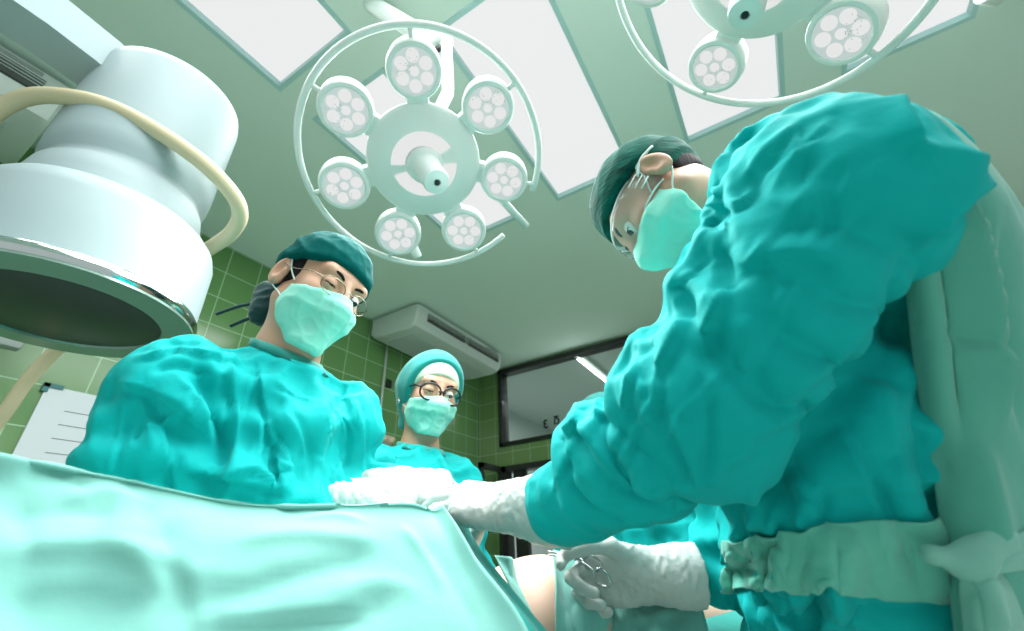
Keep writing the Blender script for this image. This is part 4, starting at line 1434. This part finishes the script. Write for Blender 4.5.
p3, b3, g3, i3 = person('surgeon seen from below in a large teal gown at the right, wearing clear goggles', F3, NK3, (RS3, LS3), EL3, WR3, HP3,
                        (.165, .135), None, (.080, .070, .042), M_GOWN, st3, fields=fl3, h=.014, seed=5.0, slack=(.06, .026, .05), extra=ex3, arm_in=(.8, 1), cut=False)
neckband(g3, i3, p3, M_GOWN)
mask_obj(F3, M_MASK, p3, top=-.014, drop=.004)
ear_loops(F3, p3)
eyes(F3, p3, look=(0, 1, -.3))
cap_obj('surgical_cap', F3, M_CAPP, p3, .013, lambda q: np.minimum((.026 + .24 * q[:, 1]) - q[:, 2], np.maximum(q[:, 1] + .034, -.07 - q[:, 2])),
        folds=lambda q: .004 * (ridged(np.stack([q[:, 0] * 8, q[:, 1] * 14 + q[:, 2] * 8, q[:, 2] * 24], 1)) - .4))
hb = Blob(); hb.ell(F3.w(0, -.016, .012), (.0765, .0925, .085), F3.R)
hb.fn('int', lambda p: (lambda q: np.maximum(np.maximum(q[:, 2] - .045, -.05 - q[:, 2]), q[:, 1] + .028))(F3.loc(p)), .004)
obj_surface('hair', hb, .004, M_HAIR, p3)


# ------------------------------------------------------------------ gloved hands (each a part of its person)
gA = P(-1, -1, 1)
def cdir(x, y, z): return x * CAM_R + y * CAM_D + z * CAM_F


# left surgeon: right hand pressing on the drape, left hand behind it
glove(P(352, 501, .75), cdir(.93, .10, .10), cdir(.10, .75, .55), 1, [(35, 25, 15), (30, 25, 15), (35, 30, 15), (40, 30, 20)], cdir(1, -.05, .1), p1, cuff=.085, name='glove', wr=.034, s=1.05)
glove(P(392, 485, .82), cdir(.92, -.02, -.22), cdir(.15, .9, .25), -1, [(40, 35, 20), (45, 35, 20), (50, 40, 20), (55, 40, 25)], cdir(.85, -.35, -.2), p1, cuff=.075, name='glove', wr=.033, s=1.1)
# right surgeon: left hand reaching over the drape, right hand with the forceps
glove(P(520, 506, .665), cdir(-.97, .02, .26), cdir(-.12, .93, .2), -1, [(20, 30, 20), (15, 25, 20), (18, 25, 20), (25, 30, 20)], cdir(-.80, .20, .56), p3, cuff=.085, name='glove',
      wr=.040, s=1.08, thumb=((-.1, .75, .6), (-.1, .5, .85), (-.1, .3, .95)))
HR = P(652, 575, .69)
glove(HR, cdir(-.98, .02, .10), cdir(-.05, -.02, -1), 1, [(30, 35, 20), (58, 60, 35), (64, 60, 35), (70, 60, 35)], cdir(-1, .03, .05), p3, cuff=.072, name='glove',
      wr=.036, s=1.1, spread=(12, 2, -5, -12), thumb=((.55, .78, .3), (.12, .95, .3), (-.2, .92, .3)))

# ------------------------------------------------------------------ forceps in the right hand
sc = empty('surgical_scissors', P(600, 575, .66), 'thin steel ring handled scissors held in the gloved hand at lower centre', 'scissors')
tipA, piv = P(546, 551, .70), P(575, 558, .685)
r1, r2 = P(602, 578, .650), P(592, 563, .672)
def ring(c_, ux, uy, a, b_): return [c_ + a * math.cos(t_) * ux + b_ * math.sin(t_) * uy for t_ in np.linspace(0, 2 * math.pi, 25)[:-1]]
ax1 = unit(r1 - piv)
for nm, tp, rc, off in (('blade_and_ring', tipA, r1, .001), ('blade_and_ring', P(545, 554, .70), r2, -.001)):
    dz = cdir(0, 0, off)
    ux = unit(rc - piv); uy = unit(np.cross(ux, cdir(0, 0, 1)))
    near = rc - ux * .014
    o = tube_obj(nm, catmull([tp + dz, piv + dz, near * .5 + piv * .5 + dz + uy * .001, near + dz], 6), [.0008] + [.0016] * 5 + [.0024] * 13, M_STEEL, sc, 8)
    tube_obj('finger_ring', ring(rc + dz, ux, uy, .0145, .0105), .0019, M_STEEL, o, 8, closed=True)
bm = bmesh.new(); lathe(bm, [(0, .003), (.003, .003), (.0035, -.003), (0, -.003)], 14, z_frame(piv, cdir(0, 0, -1)))
bm_obj('pivot', bm, M_STEEL, sc, auto=40)

# ------------------------------------------------------------------ operating table and patient
TB = A3(-.475, .635, 0); TD = unit(A3(.45, .89, 0)); TS = A3(TD[1], -TD[0], 0)
tbl = empty('operating_table', (TB[0], TB[1], 0), 'operating table under the mint drapes between the two surgeons', 'operating table')
TMX = frame_mx((TB[0], TB[1], 0), TS, TD, (0, 0, 1))
def tb_box(name, boxes, m, bev=.01):
    bm = bmesh.new()
    for lo, hi in boxes: bx(bm, lo, hi, bev, TMX)
    return bm_obj(name, bm, m, tbl, auto=35)
tb_box('mattress', [((-.13, -1.0, .79), (.13, .98, .845))], M_BLACK, .02)
tb_box('table_top', [((-.14, -1.0, .75), (.14, .98, .79))], M_STEEL)
tb_box('column', [((-.10, -.22, .12), (.10, .22, .75))], M_STEEL)
tb_box('base', [((-.14, -.5, 0), (.14, .4, .12))], M_GREY, .02)

pb = Blob()
def T(x, y, z): return TB + TS * x + TD * y + A3(0, 0, z)
RTB = np.stack([TS, TD, A3(0, 0, 1)]).astype(np.float32)
pb.ell(T(-.045, -.26, .900), (.095, .20, .075), RTB)
pb.ell(T(-.02, .05, .915), (.108, .22, .078), RTB, k=.06)
pb.ell(T(-.015, .16, .940), (.100, .16, .112), RTB, k=.05)
pb.ell(T(-.02, .30, .910), (.115, .15, .078), RTB, k=.06)
for sx in (-1, 1):
    pb.chain([T(.065 * sx, .36, .915), T(.072 * sx, .72, .905), T(.07 * sx, .95, .895)], [.068, .050, .042], k=.04)
    pb.chain([T(.095 * sx - .045, -.36, .90), T(.095 * sx - .04, -.12, .88), T(.08 * sx - .02, .06, .87)], [.036, .028, .022], k=.03)
pb.cap(T(-.045, -.40, .90), T(-.05, -.52, .91), .045, .045, k=.03)
FP = Frame(T(-.055, -.64, .905), (0, 0, 1), -TD)
head_blob(pb, FP)
pat = empty('person', T(0, 0, .86), 'patient lying on the table, only a strip of bare abdomen showing between drapes', 'person')
obj_surface('body', pb, .006, M_SKINP, pat)


# ------------------------------------------------------------------ drapes
def sheet(name, rows, m, nu, nv, label, thick=.0025, slack=.0, sd=0.0, amp=.004, freq=9.0, strokes=(), group=None, cat='drape', pin_edge=True, c_in=.012, c_out=.02, bend=.06, parent=None):
    """cloth laid through rows of 3d points"""
    R = np.array([catmull(r_, nu) for r_ in rows])
    G = np.stack([catmull(R[:, k], nv) for k in range(R.shape[1])], 1)
    a, b_ = G.shape[:2]
    V = G.reshape(-1, 3)
    ii, jj = np.meshgrid(np.arange(a - 1), np.arange(b_ - 1), indexing='ij')
    k = (ii * b_ + jj).ravel()
    F = np.stack([k, k + 1, k + b_ + 1, k + b_], 1)
    if slack:
        pin = None
        if pin_edge:
            ed = np.zeros((a, b_), bool); ed[0] = ed[-1] = True; ed[:, -1] = True; ed[:, 0] = True
            pin = np.where(ed.ravel())[0]
        V = buckle(V, F, slack, c_in, c_out, .02, iters=100, bend=bend, seed_amp=amp, seed_freq=freq, seed=sd, pin=pin, grav=.0002)
    V, F = subdivide(V, F)
    V = sculpt(V, F, strokes)
    N = normals(V, F)
    # thickness
    n = len(V)
    e = np.concatenate([F[:, [q, (q + 1) % 4]] for q in range(4)])
    key = {}
    for x, y in e:
        kk = (min(x, y), max(x, y)); key[kk] = None if kk in key else (x, y)
    rim = np.array([v for v in key.values() if v is not None])
    V2 = np.concatenate([V, V - N * thick])
    F2 = np.concatenate([F, F[:, ::-1] + n, np.stack([rim[:, 1], rim[:, 0], rim[:, 0] + n, rim[:, 1] + n], 1)])
    o = mesh_np(name, V2, F2, m, parent)
    if parent is None: tag(o, label, cat, group)
    elif label: o['label'] = label
    return o


crest = [(-260, 402, .40), (0, 441, .46), (130, 468, .53), (250, 494, .60), (350, 496, .67), (410, 496, .71), (436, 506, .72)]
midp = [(-300, 560, .34), (-40, 560, .38), (110, 560, .44), (240, 565, .50), (350, 560, .56), (425, 560, .60), (474, 556, .61)]
low = [(-300, 800, .30), (-60, 780, .32), (100, 780, .36), (240, 780, .40), (360, 760, .43), (450, 740, .45), (548, 690, .46)]
rows = []
for c_, m_, l_ in zip(crest, midp, low):
    C_, M_, L_ = [P(x_, y_, d_ * .93) for x_, y_, d_ in (c_, m_, l_)]
    far = C_ - TS * .13 + A3(0, 0, -.035); hem = C_ - TS * .17 + A3(0, 0, -.32)
    hem2 = L_ + TS * .015 + A3(0, 0, -.30)
    top = C_ * .62 + M_ * .38 + A3(0, 0, .012)
    rows.append([hem, far, C_, top, M_, L_, hem2])
e0_ = [a_ + (a_ - b_) * .9 for a_, b_ in zip(rows[0], rows[1])]
rows = [[p_ + A3(0, 0, -.02) for p_ in e0_]] + rows
st_m = [([(0, 520), (60, 512), (118, 516)], -.018, .026), ([(0, 545), (100, 540), (200, 560)], .014, .026, (0, 1)), ([(0, 606), (80, 598), (150, 612)], -.009, .03), ([(0, 578), (90, 572), (170, 588)], .010, .03, (0, 1)),
        ([(205, 602), (260, 588), (310, 572), (378, 556)], -.017, .017), ([(200, 616), (280, 614), (370, 600)], .012, .016, (0, 1)), ([(160, 520), (172, 560), (186, 598), (195, 631)], -.018, .02), ([(190, 560), (196, 590), (200, 631)], .010, .012),
        ([(60, 500), (110, 492), (150, 505)], .010, .014), ([(240, 628), (330, 622), (400, 600)], -.014, .014), ([(230, 540), (300, 532), (380, 540)], .008, .02, (0, 1)), ([(420, 540), (450, 580), (480, 631)], -.008, .016), ([(120, 480), (140, 500), (150, 530)], -.008, .014)]
st_m = [(k_[0], k_[1] * .5, k_[2] * 1.35) + tuple(k_[3:]) for k_ in st_m]
st_m += [([(300, 520), (330, 515), (365, 522)], .004, .010), ([(20, 470), (60, 476), (90, 490)], -.004, .012), ([(270, 505), (300, 512), (340, 508)], -.003, .010), ([(400, 525), (425, 555), (445, 590)], .005, .012), ([(110, 545), (140, 560), (165, 590)], .005, .012), ([(330, 590), (380, 582), (420, 590)], .004, .010)]
sheet('surgical_drape', rows, M_MINT, 8, 10, 'large pale mint drape in the foreground covering the patient from left edge to centre', slack=.045, sd=2.0, amp=.005, freq=7.0, c_in=.014, c_out=.014, strokes=st_m)

# darker teal drape showing along the edge of the mint one
e_top = [(444, 503, .728), (470, 540, .66), (497, 575, .60), (525, 612, .545), (570, 690, .48)]
rows = []
for i, (x, y, d) in enumerate(e_top):
    d *= .94
    a = P(x - 14, y + 6, d - .005); b_ = P(x + 2, y, d + .004); c2 = P(x + 14 + 3 * i, y + 8 + i, d + .015); d2 = P(x + 22 + 5 * i, y + 24 + 4 * i, d + .03)
    rows.append([a, b_, c2, d2, d2 + A3(0, 0, -.10)])
sheet('surgical_drape', rows, M_TEALDR, 6, 8, 'narrow darker teal drape edge folded along the rim of the pale foreground drape', slack=.03, sd=4.0, amp=.002, freq=20)
# thin mint edge beside the skin, mint drape on the far side of the opening
rows = [[P(494 + dx, 556 + dy, .70 - dd), P(504 + dx, 556 + dy, .695 - dd), P(511 + dx, 558 + dy, .695 - dd), P(513 + dx, 566 + dy, .72 - dd)] for dx, dy, dd in ((0, 0, .0), (14, 28, .05), (26, 58, .085), (44, 110, .12))]
sheet('surgical_drape', rows, M_MINT, 4, 8, 'thin pale drape edge lying against the strip of bare skin', slack=.02, sd=5.0, amp=.001, freq=20)
rows = [[P(552, 550, .715), P(564, 553, .72), P(582, 560, .73), P(612, 588, .75)], [P(555, 580, .662), P(568, 583, .660), P(590, 590, .665), P(612, 612, .69)],
        [P(555, 612, .622), P(572, 612, .620), P(590, 620, .630), P(600, 650, .65)], [P(556, 660, .585), P(578, 660, .582), P(594, 680, .58), P(604, 730, .60)]]
sheet('surgical_drape', rows, M_MINT, 6, 8, 'mint drape triangle between the bare skin and the gloved hand with scissors', slack=.03, sd=6.0, amp=.002, freq=14)
rows = [[P(594, 590, .735), P(620, 585, .715), P(655, 582, .715), P(690, 575, .74)], [P(602, 618, .69), P(630, 612, .675), P(660, 606, .675), P(700, 600, .70)],
        [P(614, 660, .645), P(640, 655, .635), P(670, 650, .635), P(712, 650, .66)], [P(632, 740, .60), P(655, 740, .59), P(690, 740, .59), P(730, 740, .62)]]
sheet('surgical_drape', rows, M_MINT, 7, 8, 'mint drape hanging below the gloved hand that holds the scissors', slack=.04, sd=7.0, amp=.003, freq=14)
# teal drape over the legs with a gauze swab
rows = []
for t_ in (.34, .55, .78, 1.02):
    rows.append([T(-.24, t_, .72), T(-.17, t_, .95), T(-.07, t_, .985), T(.04, t_, .98), T(.14, t_, .95), T(.20, t_, .88), T(.22, t_, .68)])
sheet('surgical_drape', rows, M_TEALDR, 6, 8, 'teal drape over the legs beyond the gloved hand with scissors', slack=.05, sd=8.0, amp=.004, freq=12)
gz = P(690, 592, .98)
gb = Blob()
for k in range(7): gb.ell(gz + A3(random.uniform(-.03, .03), random.uniform(-.03, .03), random.uniform(-.004, .008)), (random.uniform(.015, .026), random.uniform(.014, .022), random.uniform(.008, .013)), k=.01)
gz_o = obj_surface('gauze_swab', gb, .004, mat('gauze_white', srgb(224, 226, 226), .8, bump=.3, bump_scale=200), None, lambda V, Fc: V + normals(V, Fc) * (.004 * perlin(V * 60))[:, None])
tag(gz_o, 'crumpled white gauze swab lying on the teal drape behind the hand with scissors', 'gauze')


# ------------------------------------------------------------------ back panel, belt and tie of the right surgeon's gown, goggles
rows = [[P(905, 104, .44), P(935, 116, .44), P(965, 140, .45), P(985, 162, .47), P(1012, 205, .50)],
        [P(905, 195, .42), P(945, 195, .41), P(985, 205, .42), P(1012, 250, .45), P(1045, 310, .50)],
        [P(910, 300, .425), P(950, 300, .412), P(995, 310, .42), P(1040, 340, .46), P(1095, 390, .51)],
        [P(925, 420, .425), P(960, 425, .410), P(1010, 430, .42), P(1080, 450, .46), P(1150, 480, .52)],
        [P(945, 545, .40), P(980, 550, .385), P(1035, 560, .40), P(1120, 575, .45), P(1200, 590, .52)],
        [P(965, 700, .39), P(1010, 700, .38), P(1080, 700, .40), P(1180, 700, .45), P(1280, 700, .52)]]
st_b = [([(960, 190), (985, 300), (1000, 420)], -.014, .016, (1, 0)), ([(935, 220), (952, 320), (965, 440)], .010, .016, (-1, 0)), ([(1000, 230), (1012, 330), (1020, 430)], .010, .018, (-1, 0)),
        ([(940, 330), (985, 345), (1024, 352)], .008, .012, (0, 1)), ([(975, 440), (990, 500), (1000, 560)], -.010, .014)]
sheet('gown_back_panel', rows, cloth('panel_green', srgb(92, 172, 156)), 8, 8, 'paler grey green loose back panel', slack=.05, sd=11.0, amp=.004, freq=9, strokes=st_b, parent=p3)


def lay_on(obj, px, lift):
    me = obj.data
    co = np.empty(len(me.vertices) * 3); me.vertices.foreach_get('co', co)
    lp = np.empty(len(me.loops), np.int32); me.loops.foreach_get('vertex_index', lp)
    bvh = BVHTree.FromPolygons([Vector(v) for v in co.reshape(-1, 3)], lp.reshape(-1, 4).tolist())
    out = []
    for row in px:
        r_ = []
        for x, y in row:
            d = Vector(P(x, y, 1.0) - EYE).normalized()
            h_ = bvh.ray_cast(Vector(EYE), d)
            r_.append(np.array(h_[0] + h_[1] * lift) if h_[0] is not None else P(x, y, .5))
        out.append(r_)
    return out


def strip(name, corner, nu, nv, m, parent, lift=.004, label=None, th=.002, strokes=()):
    """a band of cloth lying on the gown between two edge lines"""
    top = catmull([A3(x, y, 0) for x, y in corner[0]], 12)[:, :2]; bot = catmull([A3(x, y, 0) for x, y in corner[1]], 12)[:, :2]
    ti = np.linspace(0, len(top) - 1, nu); tp = np.stack([np.interp(ti, np.arange(len(top)), top[:, k]) for k in (0, 1)], 1)
    bi = np.linspace(0, len(bot) - 1, nu); bp_ = np.stack([np.interp(bi, np.arange(len(bot)), bot[:, k]) for k in (0, 1)], 1)
    G = np.array(lay_on(g3, [[tuple(tp[i] * (1 - t_) + bp_[i] * t_) for i in range(nu)] for t_ in np.linspace(0, 1, nv)], lift))
    for _ in range(0): G[1:-1, 1:-1] = .5 * G[1:-1, 1:-1] + .125 * (G[:-2, 1:-1] + G[2:, 1:-1] + G[1:-1, :-2] + G[1:-1, 2:])
    rows = [list(r_) for r_ in G]
    return sheet(name, rows, m, 2, 2, label, slack=.0, sd=15, amp=.002, freq=30, parent=parent, c_in=.002, c_out=.005, thick=th, strokes=strokes)


strip('waist_belt', ([(726, 542), (790, 530), (860, 522), (936, 518)], [(722, 592), (790, 588), (860, 592), (946, 598)]), 40, 12, cloth('belt_green', srgb(100, 188, 170)), p3, lift=.005, label='paler green waist belt')
kt = Blob()
kc = P(972, 562, .372)
kt.ell(kc, (.017, .013, .013), k=.008)
kt.cap(kc, kc + cdir(.030, -.014, .006), .010, .014, k=.009)
kt.cap(kc, kc + cdir(-.030, -.004, .004), .010, .006, k=.009)
st_t = [([(985, 575), (992, 600), (1000, 631)], -.006, .008), ([(975, 580), (982, 610), (985, 640)], .005, .007)]
M_TIE = cloth('tie_pale', srgb(132, 190, 176))
rows = [[P(962, 566, .372), P(970, 570, .366), P(980, 570, .366), P(990, 566, .370)], [P(962, 590, .374), P(976, 592, .360), P(988, 588, .360), P(1006, 584, .370)],
        [P(966, 630, .374), P(982, 632, .360), P(998, 628, .358), P(1020, 622, .370)], [P(970, 700, .374), P(990, 702, .362), P(1008, 698, .360), P(1034, 690, .372)]]
sheet('tie_end', rows, M_TIE, 6, 8, 'pale hanging tie end', slack=.05, sd=21.0, amp=.002, freq=40, parent=p3, c_in=.005, c_out=.005, strokes=st_t)
rows = [[P(978, 550, .372), P(980, 560, .366), P(978, 574, .370)], [P(1005, 538, .372), P(1010, 552, .362), P(1006, 570, .370)], [P(1040, 528, .380), P(1046, 545, .37), P(1042, 566, .38)], [P(1090, 520, .40), P(1096, 540, .39), P(1090, 562, .40)]]
sheet('tie_end', rows, M_TIE, 6, 8, 'pale tie end drawn to the right', slack=.05, sd=22.0, amp=.002, freq=40, parent=p3, c_in=.005, c_out=.005)
def ktp(V, Fc):
    N = normals(V, Fc)
    return V + N * (.006 * (ridged((V - kc) @ np.stack([CAM_R, CAM_D, CAM_F]).T * A3(16, 42, 20)) - .4))[:, None]
obj_surface('tie_knot', kt, .003, M_TIE, p3, ktp)

# clear safety goggles
V = []; F_ = []
na, nz = 44, 6
for k in range(na + 1):
    a = math.radians(-112 + 224 * k / na)
    for q in range(nz + 1):
        z = -.030 + .056 * q / nz
        bul = 1 - .10 * ((z + .002) / .028) ** 2
        V.append(F3.w(.079 * math.sin(a) * bul, .028 + .083 * math.cos(a) * bul, z + .002 + .004 * math.cos(a)))
for k in range(na):
    for q in range(nz):
        i0 = k * (nz + 1) + q
        F_.append((i0, i0 + nz + 1, i0 + nz + 2, i0 + 1))
V = np.array(V); F_ = np.array(F_)
N_ = normals(V, F_); n_ = len(V)
e_all = np.concatenate([F_[:, [q, (q + 1) % 4]] for q in range(4)])
cnt = {}
for x, y in e_all: cnt.setdefault((min(x, y), max(x, y)), []).append((x, y))
rim = np.array([v[0] for v in cnt.values() if len(v) == 1])
gg = mesh_np('goggles', np.concatenate([V, V - N_ * .0015]), np.concatenate([F_, F_[:, ::-1] + n_, np.stack([rim[:, 1], rim[:, 0], rim[:, 0] + n_, rim[:, 1] + n_], 1)]), M_GOGGLE, p3)
for q in (0, nz):
    tube_obj('goggle_rim', [V[k * (nz + 1) + q] for k in range(na + 1)], .0018, M_MASKW, gg, 8)
for sx in (1, -1):
    tube_obj('goggle_arm', catmull([F3.w(.078 * sx, .010, .010), F3.w(.083 * sx, -.02, .018), F3.w(.082 * sx, -.05, .012)], 6), .003, M_MASKW, gg, 8)
    for z in (-.012, .0, .012):
        tube_obj('vent_bar', [F3.w(.0805 * sx, .034, z), F3.w(.0795 * sx, .008, z + .002)], .0013, M_MASKW, gg, 6)
